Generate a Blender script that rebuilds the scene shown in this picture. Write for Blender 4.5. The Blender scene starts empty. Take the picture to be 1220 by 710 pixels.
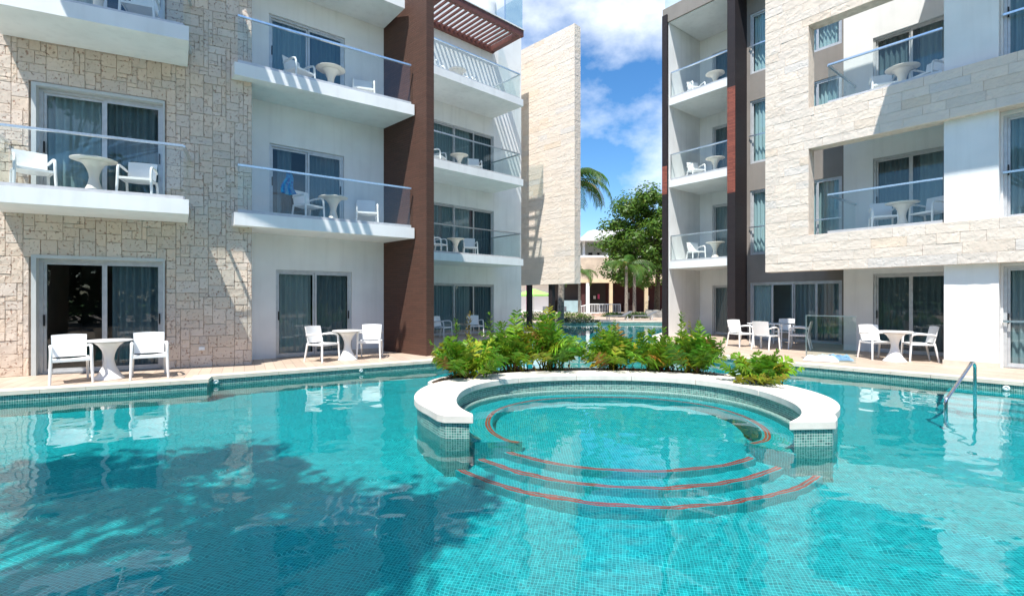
import bpy, math, random
from mathutils import Vector, noise, Matrix
from mathutils.geometry import tessellate_polygon
sc = bpy.context.scene
COL = sc.collection
ZG = -0.05      # paving level
ZW = -0.22      # water level
ZF = -1.5       # pool floor
R = math.radians
rng = random.Random(7)

# ------------------------------------------------------------------ materials
def newmat(name):
    m = bpy.data.materials.new(name); m.use_nodes = True
    nt = m.node_tree
    return m, nt, nt.nodes, nt.links, nt.nodes['Principled BSDF']
def node(N, t, **kw):
    n = N.new(t)
    for k, v in kw.items():
        if k in n.inputs: n.inputs[k].default_value = v
        else: setattr(n, k, v)
    return n
def noisy(name, col, rough=.6, var=.12, scale=3., bump=0., bscale=40., metal=0., spec=.5, col2=None, attr=False, detail=4):
    m, nt, N, L, b = newmat(name)
    tc = node(N, 'ShaderNodeTexCoord')
    nz = node(N, 'ShaderNodeTexNoise', Scale=scale, Detail=detail)
    L.new(tc.outputs['Object'], nz.inputs['Vector'])
    mx = node(N, 'ShaderNodeMix', data_type='RGBA')
    c2 = col2 or tuple(c * (1 - var * 2) for c in col)
    c1 = col if col2 else tuple(min(1, c * (1 + var)) for c in col)
    mx.inputs[6].default_value = (*c1, 1); mx.inputs[7].default_value = (*c2, 1)
    rp = node(N, 'ShaderNodeMapRange'); rp.inputs[1].default_value = .35; rp.inputs[2].default_value = .68
    L.new(nz.outputs['Fac'], rp.inputs[0]); L.new(rp.outputs[0], mx.inputs[0])
    out = mx.outputs[2]
    if attr:
        at = node(N, 'ShaderNodeVertexColor', layer_name='Col')
        mm = node(N, 'ShaderNodeMix', data_type='RGBA', blend_type='MULTIPLY'); mm.inputs[0].default_value = 1
        L.new(out, mm.inputs[6]); L.new(at.outputs['Color'], mm.inputs[7]); out = mm.outputs[2]
    L.new(out, b.inputs['Base Color'])
    b.inputs['Roughness'].default_value = rough; b.inputs['Metallic'].default_value = metal
    b.inputs['Specular IOR Level'].default_value = spec
    if bump > 0:
        n2 = node(N, 'ShaderNodeTexNoise', Scale=bscale, Detail=5)
        L.new(tc.outputs['Object'], n2.inputs['Vector'])
        bp = node(N, 'ShaderNodeBump', Strength=1.0, Distance=bump)
        L.new(n2.outputs['Fac'], bp.inputs['Height']); L.new(bp.outputs[0], b.inputs['Normal'])
    return m

M = {}
M['plaster'] = noisy('white_plaster', (.80, .81, .80), .8, .03, 1.2, .002, 60)
def streaks(m, amt=.10):
    nt = m.node_tree; N = nt.nodes; L = nt.links; b = N['Principled BSDF']; src = b.inputs['Base Color'].links[0].from_socket
    tc = node(N, 'ShaderNodeTexCoord'); mp = node(N, 'ShaderNodeMapping'); mp.inputs['Scale'].default_value = (5, 5, .35); L.new(tc.outputs['Object'], mp.inputs['Vector'])
    nz = node(N, 'ShaderNodeTexNoise', Scale=1.0, Detail=6); L.new(mp.outputs[0], nz.inputs['Vector'])
    mr = node(N, 'ShaderNodeMapRange'); mr.inputs[1].default_value = .5; mr.inputs[2].default_value = .8; mr.inputs[3].default_value = 1; mr.inputs[4].default_value = 1 - amt; L.new(nz.outputs['Fac'], mr.inputs[0])
    vm = node(N, 'ShaderNodeVectorMath', operation='SCALE'); L.new(src, vm.inputs[0]); L.new(mr.outputs[0], vm.inputs['Scale']); L.new(vm.outputs[0], b.inputs['Base Color'])
streaks(M['plaster'])
M['plaster_grey'] = noisy('pale_plaster', (.74, .77, .77), .8, .03, 1.2, .002, 60)
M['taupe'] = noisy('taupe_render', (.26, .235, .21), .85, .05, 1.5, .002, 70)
M['cream'] = noisy('cream_render', (.72, .56, .36), .8, .05, 1.0)
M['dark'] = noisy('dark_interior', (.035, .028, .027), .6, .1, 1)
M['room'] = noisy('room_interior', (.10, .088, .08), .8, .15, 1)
M['alu'] = noisy('aluminium_frame', (.55, .57, .58), .4, .05, 8, 0, metal=.3)
M['steel'] = noisy('brushed_steel', (.80, .84, .85), .32, .05, 30, 0, metal=1.)
M['chrome'] = noisy('polished_steel', (.68, .67, .68), .15, .05, 30, 0, metal=1.)
M['plastic'] = noisy('white_plastic', (.84, .84, .82), .35, .015, 4)
M['table'] = noisy('pale_plastic', (.74, .68, .60), .4, .02, 4)
M['whitetable'] = noisy('white_table_plastic', (.80, .79, .77), .4, .02, 4)
M['handle'] = noisy('black_handle', (.015, .015, .015), .5, .05, 4)
M['drystem'] = noisy('dry_stem', (.20, .09, .05), .9, .4, 20)
M['soil'] = noisy('dark_soil', (.09, .055, .035), .95, .3, 14, .02, 30)
M['coping'] = noisy('white_coping', (.72, .67, .60), .7, .05, 5, .002, 80)
M['deckcop'] = noisy('cream_coping', (.66, .58, .48), .7, .06, 4, .002, 60)
M['wood'] = noisy('maroon_wood', (.13, .045, .035), .6, .15, 6, .001, 40)
M['bark'] = noisy('palm_bark', (.26, .22, .18), .9, .25, 9, .01, 30)
M['bark2'] = noisy('tree_bark', (.10, .075, .05), .9, .25, 7, .02, 20)
M['rock'] = noisy('grey_rock', (.22, .21, .19), .9, .2, 4, .03, 9)
M['towel'] = noisy('towel_cloth', (.78, .79, .82), .95, .04, 12, .004, 90)
M['towelb'] = noisy('towel_blue', (.25, .42, .66), .95, .1, 12, .004, 90)
M['swim'] = noisy('blue_cloth', (.005, .09, .36), .7, .3, 16, .003, 60, col2=(.02, .34, .55))
M['pink'] = noisy('pink_paint', (.80, .10, .28), .6, .04, 3)
M['lime'] = noisy('lime_fabric', (.36, .68, .16), .8, .05, 3)
M['grass'] = noisy('lawn', (.10, .22, .03), .95, .3, 5, .03, 40)
M['white'] = noisy('white_paint', (.83, .83, .82), .6, .02, 2)
M['tank'] = noisy('tank_plastic', (.74, .75, .76), .5, .05, 2)
M['lounger'] = noisy('grey_mesh', (.16, .17, .18), .6, .1, 8)
M['maroonwall'] = noisy('maroon_wall', (.06, .016, .016), .8, .1, 2)
M['bluegrey'] = noisy('blue_grey_panel', (.30, .42, .45), .6, .05, 2)
M['red_line'] = noisy('red_edge_tile', (.78, .07, .05), .5, .1, 40)
M['ivory'] = noisy('ivory_disc', (.82, .83, .80), .4, .02, 8)

def brown_fin(name, c1, c2):
    m, nt, N, L, b = newmat(name)
    tc = node(N, 'ShaderNodeTexCoord')
    mp = node(N, 'ShaderNodeMapping'); mp.inputs['Scale'].default_value = (1, 1, 1)
    sx = node(N, 'ShaderNodeSeparateXYZ'); L.new(tc.outputs['Object'], sx.inputs[0])
    ad = node(N, 'ShaderNodeMath', operation='SUBTRACT'); L.new(sx.outputs[0], ad.inputs[0]); L.new(sx.outputs[1], ad.inputs[1])
    cb = node(N, 'ShaderNodeCombineXYZ'); L.new(ad.outputs[0], cb.inputs[0]); L.new(sx.outputs[2], cb.inputs[1])
    br = node(N, 'ShaderNodeTexBrick', Scale=1.0); br.inputs['Brick Width'].default_value = .3; br.inputs['Row Height'].default_value = .06
    br.inputs['Mortar Size'].default_value = .004; br.inputs['Color1'].default_value = (*c1, 1); br.inputs['Color2'].default_value = (*c2, 1)
    br.inputs['Mortar'].default_value = (c1[0] * .4, c1[1] * .4, c1[2] * .4, 1)
    L.new(cb.outputs[0], br.inputs['Vector'])
    L.new(br.outputs['Color'], b.inputs['Base Color']); b.inputs['Roughness'].default_value = .7
    bp = node(N, 'ShaderNodeBump', Strength=.6, Distance=.004, invert=True); L.new(br.outputs['Fac'], bp.inputs['Height']); L.new(bp.outputs[0], b.inputs['Normal'])
    return m
M['fin'] = brown_fin('brown_fine_tile', (.092, .040, .025), (.072, .032, .020))
M['fin_dark'] = brown_fin('dark_brown_tile', (.012, .008, .011), (.018, .011, .013))
M['fin_sunlit'] = brown_fin('sunlit_fin_tile', (.30, .085, .055), (.19, .05, .035))  # sunlight on the dark fins, put into the tile colour

def stone(name, base, pit, rough=.85, pits=True):
    m, nt, N, L, b = newmat(name)
    tc = node(N, 'ShaderNodeTexCoord')
    at = node(N, 'ShaderNodeVertexColor', layer_name='Col')
    n1 = node(N, 'ShaderNodeTexNoise', Scale=2.2, Detail=6); L.new(tc.outputs['Object'], n1.inputs['Vector'])
    mx = node(N, 'ShaderNodeMix', data_type='RGBA'); mx.inputs[6].default_value = (*base, 1); mx.inputs[7].default_value = (*[c * .80 for c in base], 1)
    L.new(n1.outputs['Fac'], mx.inputs[0])
    mm = node(N, 'ShaderNodeMix', data_type='RGBA', blend_type='MULTIPLY'); mm.inputs[0].default_value = 1
    L.new(mx.outputs[2], mm.inputs[6]); L.new(at.outputs['Color'], mm.inputs[7])
    out = mm.outputs[2]
    n3 = node(N, 'ShaderNodeTexNoise', Scale=26 if pits else 9, Detail=3); L.new(tc.outputs['Object'], n3.inputs['Vector'])
    mr = node(N, 'ShaderNodeMapRange'); mr.inputs[1].default_value = .60; mr.inputs[2].default_value = .68
    L.new(n3.outputs['Fac'], mr.inputs[0])
    hN = n3.outputs['Fac']
    if pits:
        m3 = node(N, 'ShaderNodeMix', data_type='RGBA'); m3.inputs[7].default_value = (*pit, 1)
        ml = node(N, 'ShaderNodeMath', operation='MULTIPLY'); ml.inputs[1].default_value = .8; L.new(mr.outputs[0], ml.inputs[0])
        L.new(ml.outputs[0], m3.inputs[0]); L.new(out, m3.inputs[6]); out = m3.outputs[2]
    L.new(out, b.inputs['Base Color']); b.inputs['Roughness'].default_value = rough; b.inputs['Specular IOR Level'].default_value = .2
    n4 = node(N, 'ShaderNodeTexNoise', Scale=14, Detail=6); L.new(tc.outputs['Object'], n4.inputs['Vector'])
    bp = node(N, 'ShaderNodeBump', Strength=1, Distance=.012); L.new(n4.outputs['Fac'], bp.inputs['Height'])
    bp2 = node(N, 'ShaderNodeBump', Strength=1, Distance=.008 if pits else .004, invert=True); L.new(mr.outputs[0], bp2.inputs['Height']); L.new(bp.outputs[0], bp2.inputs['Normal'])
    L.new(bp2.outputs[0], b.inputs['Normal'])
    return m
M['coral'] = stone('coral_stone', (.75, .63, .52), (.36, .20, .14))
M['lime_stone'] = stone('split_limestone', (.82, .715, .61), (.6, .45, .35), pits=False)
M['surround'] = noisy('grey_surround', (.52, .55, .54), .8, .04, 2)
M['joint'] = noisy('stone_joint', (.42, .32, .25), .95, .2, 8)
M['joint_light'] = noisy('light_joint', (.62, .54, .46), .95, .08, 8)
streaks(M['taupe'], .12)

def tile_mat(name, cols, grout, size=.045, rough=.3, gm=.075):
    m, nt, N, L, b = newmat(name)
    uv = node(N, 'ShaderNodeUVMap', uv_map='UVMap')
    br = node(N, 'ShaderNodeTexBrick', Scale=1.0, offset=0.0)
    br.inputs['Brick Width'].default_value = size; br.inputs['Row Height'].default_value = size
    br.inputs['Mortar Size'].default_value = size * gm; br.inputs['Mortar Smooth'].default_value = .1; br.inputs['Bias'].default_value = 0
    br.inputs['Color1'].default_value = (0, 0, 0, 1); br.inputs['Color2'].default_value = (1, 1, 1, 1); br.inputs['Mortar'].default_value = (.5, .5, .5, 1)
    L.new(uv.outputs[0], br.inputs['Vector'])
    cr = node(N, 'ShaderNodeValToRGB'); e = cr.color_ramp.elements
    e[0].position = 0; e[0].color = (*cols[0], 1); e[1].position = 1; e[1].color = (*cols[-1], 1)
    for i, c in enumerate(cols[1:-1]):
        x = e.new((i + 1) / (len(cols) - 1)); x.color = (*c, 1)
    L.new(br.outputs['Color'], cr.inputs[0])
    n2 = node(N, 'ShaderNodeTexNoise', Scale=.7, Detail=3); L.new(uv.outputs[0], n2.inputs['Vector'])
    mr = node(N, 'ShaderNodeMapRange'); mr.inputs[3].default_value = .88; mr.inputs[4].default_value = 1.1; L.new(n2.outputs['Fac'], mr.inputs[0])
    mx = node(N, 'ShaderNodeMix', data_type='RGBA'); mx.inputs[7].default_value = (*grout, 1)
    L.new(br.outputs['Fac'], mx.inputs[0]); L.new(cr.outputs[0], mx.inputs[6])
    vm = node(N, 'ShaderNodeVectorMath', operation='SCALE'); L.new(mx.outputs[2], vm.inputs[0]); L.new(mr.outputs[0], vm.inputs['Scale'])
    L.new(vm.outputs[0], b.inputs['Base Color']); b.inputs['Roughness'].default_value = rough
    bp = node(N, 'ShaderNodeBump', Strength=.5, Distance=.001, invert=True); L.new(br.outputs['Fac'], bp.inputs['Height']); L.new(bp.outputs[0], b.inputs['Normal'])
    return m
M['tile'] = tile_mat('pool_mosaic', [(.002, .235, .255), (.003, .285, .305), (.006, .33, .35), (.012, .385, .405)], (.12, .68, .68), .030, gm=.06)
M['tile_green'] = tile_mat('green_mosaic', [(.03, .12, .11), (.05, .19, .165), (.08, .26, .22), (.15, .35, .30)], (.55, .62, .57), .03)

def deck_mat(name, ang, c1, c2, w, h):
    m, nt, N, L, b = newmat(name)
    tc = node(N, 'ShaderNodeTexCoord'); mp = node(N, 'ShaderNodeMapping'); mp.inputs['Rotation'].default_value = (0, 0, ang)
    L.new(tc.outputs['Object'], mp.inputs['Vector'])
    br = node(N, 'ShaderNodeTexBrick', Scale=1.0); br.inputs['Brick Width'].default_value = w; br.inputs['Row Height'].default_value = h
    br.inputs['Mortar Size'].default_value = .004; br.inputs['Color1'].default_value = (*c1, 1); br.inputs['Color2'].default_value = (*c2, 1); br.inputs['Mortar'].default_value = (*[c * .5 for c in c2], 1)
    L.new(mp.outputs[0], br.inputs['Vector'])
    nz = node(N, 'ShaderNodeTexNoise', Scale=1.5, Detail=5); L.new(tc.outputs['Object'], nz.inputs['Vector'])
    mr = node(N, 'ShaderNodeMapRange'); mr.inputs[3].default_value = .85; mr.inputs[4].default_value = 1.12; L.new(nz.outputs['Fac'], mr.inputs[0])
    vm = node(N, 'ShaderNodeVectorMath', operation='SCALE'); L.new(br.outputs['Color'], vm.inputs[0]); L.new(mr.outputs[0], vm.inputs['Scale'])
    L.new(vm.outputs[0], b.inputs['Base Color']); b.inputs['Roughness'].default_value = .6
    return m
M['deck'] = deck_mat('plank_paving', R(62), (.56, .44, .34), (.46, .36, .28), 1.2, .2)

def glass_mat(name, tint, ior=1.5, rough=0.0, base=0.0):
    m, nt, N, L, b = newmat(name); N.remove(b)
    tr = node(N, 'ShaderNodeBsdfTransparent'); tr.inputs[0].default_value = (*tint, 1)
    gl = node(N, 'ShaderNodeBsdfGlossy'); gl.inputs['Roughness'].default_value = rough; gl.inputs['Color'].default_value = (.95, 1, 1, 1)
    ge = node(N, 'ShaderNodeNewGeometry'); dt = node(N, 'ShaderNodeVectorMath', operation='DOT_PRODUCT'); L.new(ge.outputs['Incoming'], dt.inputs[0]); L.new(ge.outputs['Normal'], dt.inputs[1])
    ab = node(N, 'ShaderNodeMath', operation='ABSOLUTE'); L.new(dt.outputs['Value'], ab.inputs[0])
    om = node(N, 'ShaderNodeMath', operation='SUBTRACT'); om.inputs[0].default_value = 1; L.new(ab.outputs[0], om.inputs[1])
    pw = node(N, 'ShaderNodeMath', operation='POWER'); pw.inputs[1].default_value = 5; L.new(om.outputs[0], pw.inputs[0])
    ad = node(N, 'ShaderNodeMath', operation='MULTIPLY_ADD', use_clamp=True); ad.inputs[1].default_value = .9; ad.inputs[2].default_value = .045 + base; L.new(pw.outputs[0], ad.inputs[0])
    mx = node(N, 'ShaderNodeMixShader'); L.new(ad.outputs[0], mx.inputs[0]); L.new(tr.outputs[0], mx.inputs[1]); L.new(gl.outputs[0], mx.inputs[2])
    L.new(mx.outputs[0], N['Material Output'].inputs['Surface'])
    return m
M['glass'] = glass_mat('window_glass', (.72, .86, .88), 1.5, 0, .015)
M['bal_glass'] = glass_mat('balustrade_glass', (.88, .94, .94), 1.5, 0, .01)
def curtain_mat(name, c):
    m, nt, N, L, b = newmat(name)
    b.inputs['Base Color'].default_value = (*c, 1); b.inputs['Roughness'].default_value = .9
    tl = node(N, 'ShaderNodeBsdfTranslucent'); tl.inputs[0].default_value = (*c, 1)
    mx = node(N, 'ShaderNodeMixShader'); mx.inputs[0].default_value = .3
    L.new(b.outputs[0], mx.inputs[1]); L.new(tl.outputs[0], mx.inputs[2]); L.new(mx.outputs[0], N['Material Output'].inputs['Surface'])
    return m
M['curtain'] = curtain_mat('grey_curtain', (.42, .47, .48))
M['curtain_dark'] = curtain_mat('dark_curtain', (.20, .24, .26))
M['curtain_white'] = curtain_mat('white_curtain', (.70, .78, .78))

def leafmat(name, tint=(1, 1, 1), trans=.35):
    m, nt, N, L, b = newmat(name)
    at = node(N, 'ShaderNodeVertexColor', layer_name='Col')
    L.new(at.outputs['Color'], b.inputs['Base Color']); b.inputs['Roughness'].default_value = .45; b.inputs['Specular IOR Level'].default_value = .35
    tl = node(N, 'ShaderNodeBsdfTranslucent'); L.new(at.outputs['Color'], tl.inputs[0])
    mx = node(N, 'ShaderNodeMixShader'); mx.inputs[0].default_value = trans
    L.new(b.outputs[0], mx.inputs[1]); L.new(tl.outputs[0], mx.inputs[2]); L.new(mx.outputs[0], N['Material Output'].inputs['Surface'])
    return m
M['leaf'] = leafmat('leaves')

m, nt, N, L, b = newmat('pool_water')
b.inputs['Base Color'].default_value = (.42, .975, 1.0, 1); b.inputs['Roughness'].default_value = 0; b.inputs['IOR'].default_value = 1.33; b.inputs['Transmission Weight'].default_value = 1; b.inputs['Specular IOR Level'].default_value = .27
M['water'] = m

# ------------------------------------------------------------------ mesh helper
class MB:
    def __init__(s): s.v = []; s.f = []; s.uv = []; s.c = []; s.mi = []
    def face(s, pts, uv=None, col=None, mi=0):
        n = len(s.v); s.v += [tuple(p) for p in pts]; s.f.append(tuple(range(n, n + len(pts))))
        s.uv.append(uv); s.c.append(col); s.mi.append(mi)
    def add(s, verts, faces, col=None, mi=0):
        n = len(s.v); s.v += [tuple(p) for p in verts]
        for f in faces: s.f.append(tuple(n + i for i in f)); s.uv.append(None); s.c.append(col); s.mi.append(mi)
    def box(s, x0, x1, y0, y1, z0, z1, col=None, mi=0):
        v = [(x, y, z) for x in (x0, x1) for y in (y0, y1) for z in (z0, z1)]
        s.add(v, [(0, 1, 3, 2), (4, 6, 7, 5), (0, 4, 5, 1), (2, 3, 7, 6), (0, 2, 6, 4), (1, 5, 7, 3)], col, mi)
    def rbox(s, c, hx, hy, hz, M4, col=None):
        v = [M4 @ Vector((c[0] + sx * hx, c[1] + sy * hy, c[2] + sz * hz)) for sx in (-1, 1) for sy in (-1, 1) for sz in (-1, 1)]
        s.add(v, [(0, 1, 3, 2), (4, 6, 7, 5), (0, 4, 5, 1), (2, 3, 7, 6), (0, 2, 6, 4), (1, 5, 7, 3)], col)
    def tube(s, pts, r, n=8, col=None, cap=True):
        pts = [Vector(p) for p in pts]; rs = r if isinstance(r, (list, tuple)) else [r] * len(pts)
        vs = []; fs = []; prev = None
        for i, p in enumerate(pts):
            d = (pts[min(i + 1, len(pts) - 1)] - pts[max(i - 1, 0)]).normalized()
            if prev is None:
                a = Vector((0, 0, 1)) if abs(d.z) < .9 else Vector((1, 0, 0))
                prev = d.cross(a).normalized()
            a = (prev - d * prev.dot(d)).normalized(); prev = a; bb = d.cross(a)
            for k in range(n):
                t = 2 * math.pi * k / n; vs.append(p + (a * math.cos(t) + bb * math.sin(t)) * rs[i])
        for i in range(len(pts) - 1):
            for k in range(n):
                fs.append((i * n + k, i * n + (k + 1) % n, (i + 1) * n + (k + 1) % n, (i + 1) * n + k))
        if cap: fs.append(tuple(range(n - 1, -1, -1))); fs.append(tuple((len(pts) - 1) * n + k for k in range(n)))
        s.add(vs, fs, col)
    def lathe(s, prof, n=28, c=(0, 0), col=None):
        vs = []; fs = []
        for (r, z) in prof:
            for k in range(n):
                t = 2 * math.pi * k / n; vs.append((c[0] + r * math.cos(t), c[1] + r * math.sin(t), z))
        for i in range(len(prof) - 1):
            for k in range(n): fs.append((i * n + k, i * n + (k + 1) % n, (i + 1) * n + (k + 1) % n, (i + 1) * n + k))
        s.add(vs, fs, col)
    def prism(s, poly, z0, z1, top=True, bottom=True, uvs=False):
        n = len(poly); acc = 0
        for i in range(n):
            a = poly[i]; b_ = poly[(i + 1) % n]; l = math.dist(a, b_)
            s.face([(a[0], a[1], z0), (b_[0], b_[1], z0), (b_[0], b_[1], z1), (a[0], a[1], z1)], [(acc, z0), (acc + l, z0), (acc + l, z1), (acc, z1)]); acc += l
        tr = tessellate_polygon([[Vector((p[0], p[1], 0)) for p in poly]])
        for t in tr:
            P = [poly[i] for i in t]
            ar = (P[1][0] - P[0][0]) * (P[2][1] - P[0][1]) - (P[2][0] - P[0][0]) * (P[1][1] - P[0][1])
            if ar < 0: P = P[::-1]
            if top: s.face([(p[0], p[1], z1) for p in P], [(p[0], p[1]) for p in P])
            if bottom: s.face([(p[0], p[1], z0) for p in P[::-1]], [(p[0], p[1]) for p in P[::-1]])
    def build(s, name, mats, parent=None, smooth=False, bevel=0, rot=None):
        me = bpy.data.meshes.new(name); me.from_pydata(s.v, [], s.f)
        for m in (mats if isinstance(mats, (list, tuple)) else [mats]): me.materials.append(M[m] if isinstance(m, str) else m)
        if any(s.mi): me.polygons.foreach_set('material_index', s.mi)
        if any(u is not None for u in s.uv):
            uvl = me.uv_layers.new(name='UVMap'); d = []
            for f, u in zip(s.f, s.uv):
                for k, vi in enumerate(f):
                    q = u[k] if u else (s.v[vi][0], s.v[vi][1]); d += [q[0], q[1]]
            uvl.data.foreach_set('uv', d)
        if any(c is not None for c in s.c):
            ca = me.color_attributes.new('Col', 'BYTE_COLOR' if False else 'FLOAT_COLOR', 'CORNER'); d = []
            for f, c in zip(s.f, s.c):
                q = (*(c or (1, 1, 1)), 1)
                for _ in f: d += q
            ca.data.foreach_set('color', d)
        if smooth:
            me.polygons.foreach_set('use_smooth', [True] * len(me.polygons))
            if smooth == 'auto': me.set_sharp_from_angle(angle=R(35))
        o = bpy.data.objects.new(name, me); COL.objects.link(o)
        if parent: o.parent = parent
        if bevel:
            bv = o.modifiers.new('bevel', 'BEVEL'); bv.width = bevel; bv.segments = 2; bv.limit_method = 'ANGLE'
        return o
def tag(o, label=None, cat=None, group=None, kind=None):
    if label: o['label'] = label
    if cat: o['category'] = cat
    if group: o['group'] = group
    if kind: o['kind'] = kind
    return o
def empty(name, loc, rz=0):
    o = bpy.data.objects.new(name, None); COL.objects.link(o); o.location = loc; o.rotation_euler = (0, 0, rz); o.empty_display_size = .2
    return o
def copy_tree(o, parent=None):
    c = o.copy(); COL.objects.link(c); c.parent = parent
    for ch in [x for x in bpy.data.objects if x.parent is o]: copy_tree(ch, c)
    return c

class Wing:
    """local frame of a facade: x along the wall to the right, y into the building, z up"""
    def __init__(s, P, u):
        l = math.hypot(*u); s.P = P; s.u = (u[0] / l, u[1] / l); s.w = (-s.u[1], s.u[0]); s.rz = math.atan2(s.u[1], s.u[0])
    def world(s, x, y, z=0): return (s.P[0] + s.u[0] * x + s.w[0] * y, s.P[1] + s.u[1] * x + s.w[1] * y, z)
    def local(s, X, Y): dx, dy = X - s.P[0], Y - s.P[1]; return dx * s.u[0] + dy * s.u[1], dx * s.w[0] + dy * s.w[1]
    def x_at(s, px, y=0):   # x where the bearing of photo column px meets the plane y
        r = (px - 610) / 600; X = s.P[0] + s.w[0] * y; Y = s.P[1] + s.w[1] * y
        return (r * Y - X) / (s.u[0] - r * s.u[1])

# ------------------------------------------------------------------ stone generators
def tint(base=1., v=.12, warm=.05):
    k = base + rng.uniform(-v, v * .6); w = rng.uniform(-warm, warm)
    return (min(1.15, k * (1 + w)), k, k * (1 - w * 1.3))
def block(mb, x0, x1, z0, z1, d, col, g=.005, ch=.009, nx=1, nz=1, jit=0., y=0):
    x0 += g; x1 -= g; z0 += g; z1 -= g
    ch = min(ch, (x1 - x0) / 3, (z1 - z0) / 3)
    X = [x0 + ch + (x1 - x0 - 2 * ch) * i / nx for i in range(nx + 1)]; Z = [z0 + ch + (z1 - z0 - 2 * ch) * i / nz for i in range(nz + 1)]
    vs = [(x + (rng.uniform(-jit, jit) if 0 < i < nx else 0), y - d + rng.uniform(-jit, jit), z) for j, z in enumerate(Z) for i, x in enumerate(X)]
    n = nx + 1; fs = [(j * n + i, j * n + i + 1, (j + 1) * n + i + 1, (j + 1) * n + i) for j in range(nz) for i in range(nx)]
    # outer rim
    k = len(vs); rim = [(x0, z0), (x1, z0), (x1, z1), (x0, z1)]
    vs += [(a, y - d + ch, c) for a, c in rim] + [(a, y + .004, c) for a, c in rim]
    bl, br_, tr, tl = 0, nx, nz * n + nx, nz * n
    fs += [tuple([k, k + 1] + list(range(br_, bl - 1, -1))), tuple([k + 1, k + 2] + [j * n + nx for j in range(nz, -1, -1)]),
           tuple([k + 2, k + 3] + list(range(tl, tr + 1))), tuple([k + 3, k] + [j * n for j in range(nz + 1)])]
    for i in range(4): j = (i + 1) % 4; fs.append((k + 4 + i, k + 4 + j, k + j, k + i))
    mb.add(vs, fs, col)
def ashlar(x0, x1, z0, z1, holes, cell=.085):
    mb = MB(); nx = int(round((x1 - x0) / cell)); nz = int(round((z1 - z0) / cell)); cx = (x1 - x0) / nx; cz = (z1 - z0) / nz
    occ = [[False] * nx for _ in range(nz)]
    for j in range(nz):
        for i in range(nx):
            x = x0 + (i + .5) * cx; z = z0 + (j + .5) * cz
            if any(h[0] < x < h[1] and h[2] < z < h[3] for h in holes): occ[j][i] = True
    for j in range(nz):
        for i in range(nx):
            if occ[j][i]: continue
            w, h = rng.choice([(2, 2), (3, 2), (4, 2), (5, 3), (3, 3), (2, 3), (4, 3), (2, 1), (3, 4), (5, 2), (1, 2)])
            ww = 0
            while ww < w and i + ww < nx and not occ[j][i + ww]: ww += 1
            hh = 1
            while hh < h and j + hh < nz and all(not occ[j + hh][i + k] for k in range(ww)): hh += 1
            for b_ in range(hh):
                for a in range(ww): occ[j + b_][i + a] = True
            block(mb, x0 + i * cx, x0 + (i + ww) * cx, z0 + j * cz, z0 + (j + hh) * cz, rng.uniform(.022, .034), tint(1., .09, .03), .0028, .006, 2, 2, .004)
    return mb
def coursed(x0, x1, z0, z1, holes, h=.2, lmin=.4, lmax=.95, y=0, fl=None):
    mb = MB(); zs = sorted({z0, z1} | {q for hh in holes for q in (hh[2], hh[3]) if z0 < q < z1})
    for a, b_ in zip(zs, zs[1:]):
        n = max(1, round((b_ - a) / h))
        for k in range(n):
            za = a + (b_ - a) * k / n; zb = a + (b_ - a) * (k + 1) / n; zm = (za + zb) / 2
            iv = [(x0, x1)]
            for hh in holes:
                if hh[2] < zm < hh[3]:
                    iv = [q for p in iv for q in ((p[0], min(p[1], hh[0])), (max(p[0], hh[1]), p[1])) if q[1] - q[0] > .02]
            for p in iv:
                x = p[0] - rng.uniform(0, .3) * 0; first = True
                while x < p[1] - .01:
                    l = rng.uniform(lmin, lmax) * (rng.uniform(.4, 1) if first else 1); first = False
                    if p[1] - x - l < .18: l = p[1] - x
                    c = tint(1.0, .04, .015) if rng.random() < .85 else tint(.95, .05, .06)
                    block(mb, x, x + l, za, zb, rng.uniform(.014, .022), c, .0015, .004, 5, 3, .0045, y); x += l
    return mb
def wall(x0, x1, z0, z1, holes, t=.2, y=0, mb=None):
    mb = mb or MB()
    xs = sorted({x0, x1} | {q for h in holes for q in h[:2] if x0 < q < x1}); zs = sorted({z0, z1} | {q for h in holes for q in h[2:] if z0 < q < z1})
    inh = lambda x, z: any(h[0] < x < h[1] and h[2] < z < h[3] for h in holes)
    for i in range(len(xs) - 1):
        for j in range(len(zs) - 1):
            a, b_, c, d = xs[i], xs[i + 1], zs[j], zs[j + 1]
            if inh((a + b_) / 2, (c + d) / 2): continue
            mb.face([(a, y, c), (b_, y, c), (b_, y, d), (a, y, d)])
            mb.face([(b_, y + t, c), (a, y + t, c), (a, y + t, d), (b_, y + t, d)])
    for h in holes:
        a, b_, c, d = h
        mb.face([(a, y, c), (a, y, d), (a, y + t, d), (a, y + t, c)]); mb.face([(b_, y, d), (b_, y, c), (b_, y + t, c), (b_, y + t, d)])
        mb.face([(a, y, d), (b_, y, d), (b_, y + t, d), (a, y + t, d)]); mb.face([(b_, y, c), (a, y, c), (a, y + t, c), (b_, y + t, c)])
    mb.face([(x0, y, z0), (x0, y, z1), (x0, y + t, z1), (x0, y + t, z0)]); mb.face([(x1, y, z1), (x1, y, z0), (x1, y + t, z0), (x1, y + t, z1)])
    mb.face([(x0, y, z1), (x1, y, z1), (x1, y + t, z1), (x0, y + t, z1)])
    return mb

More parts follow.
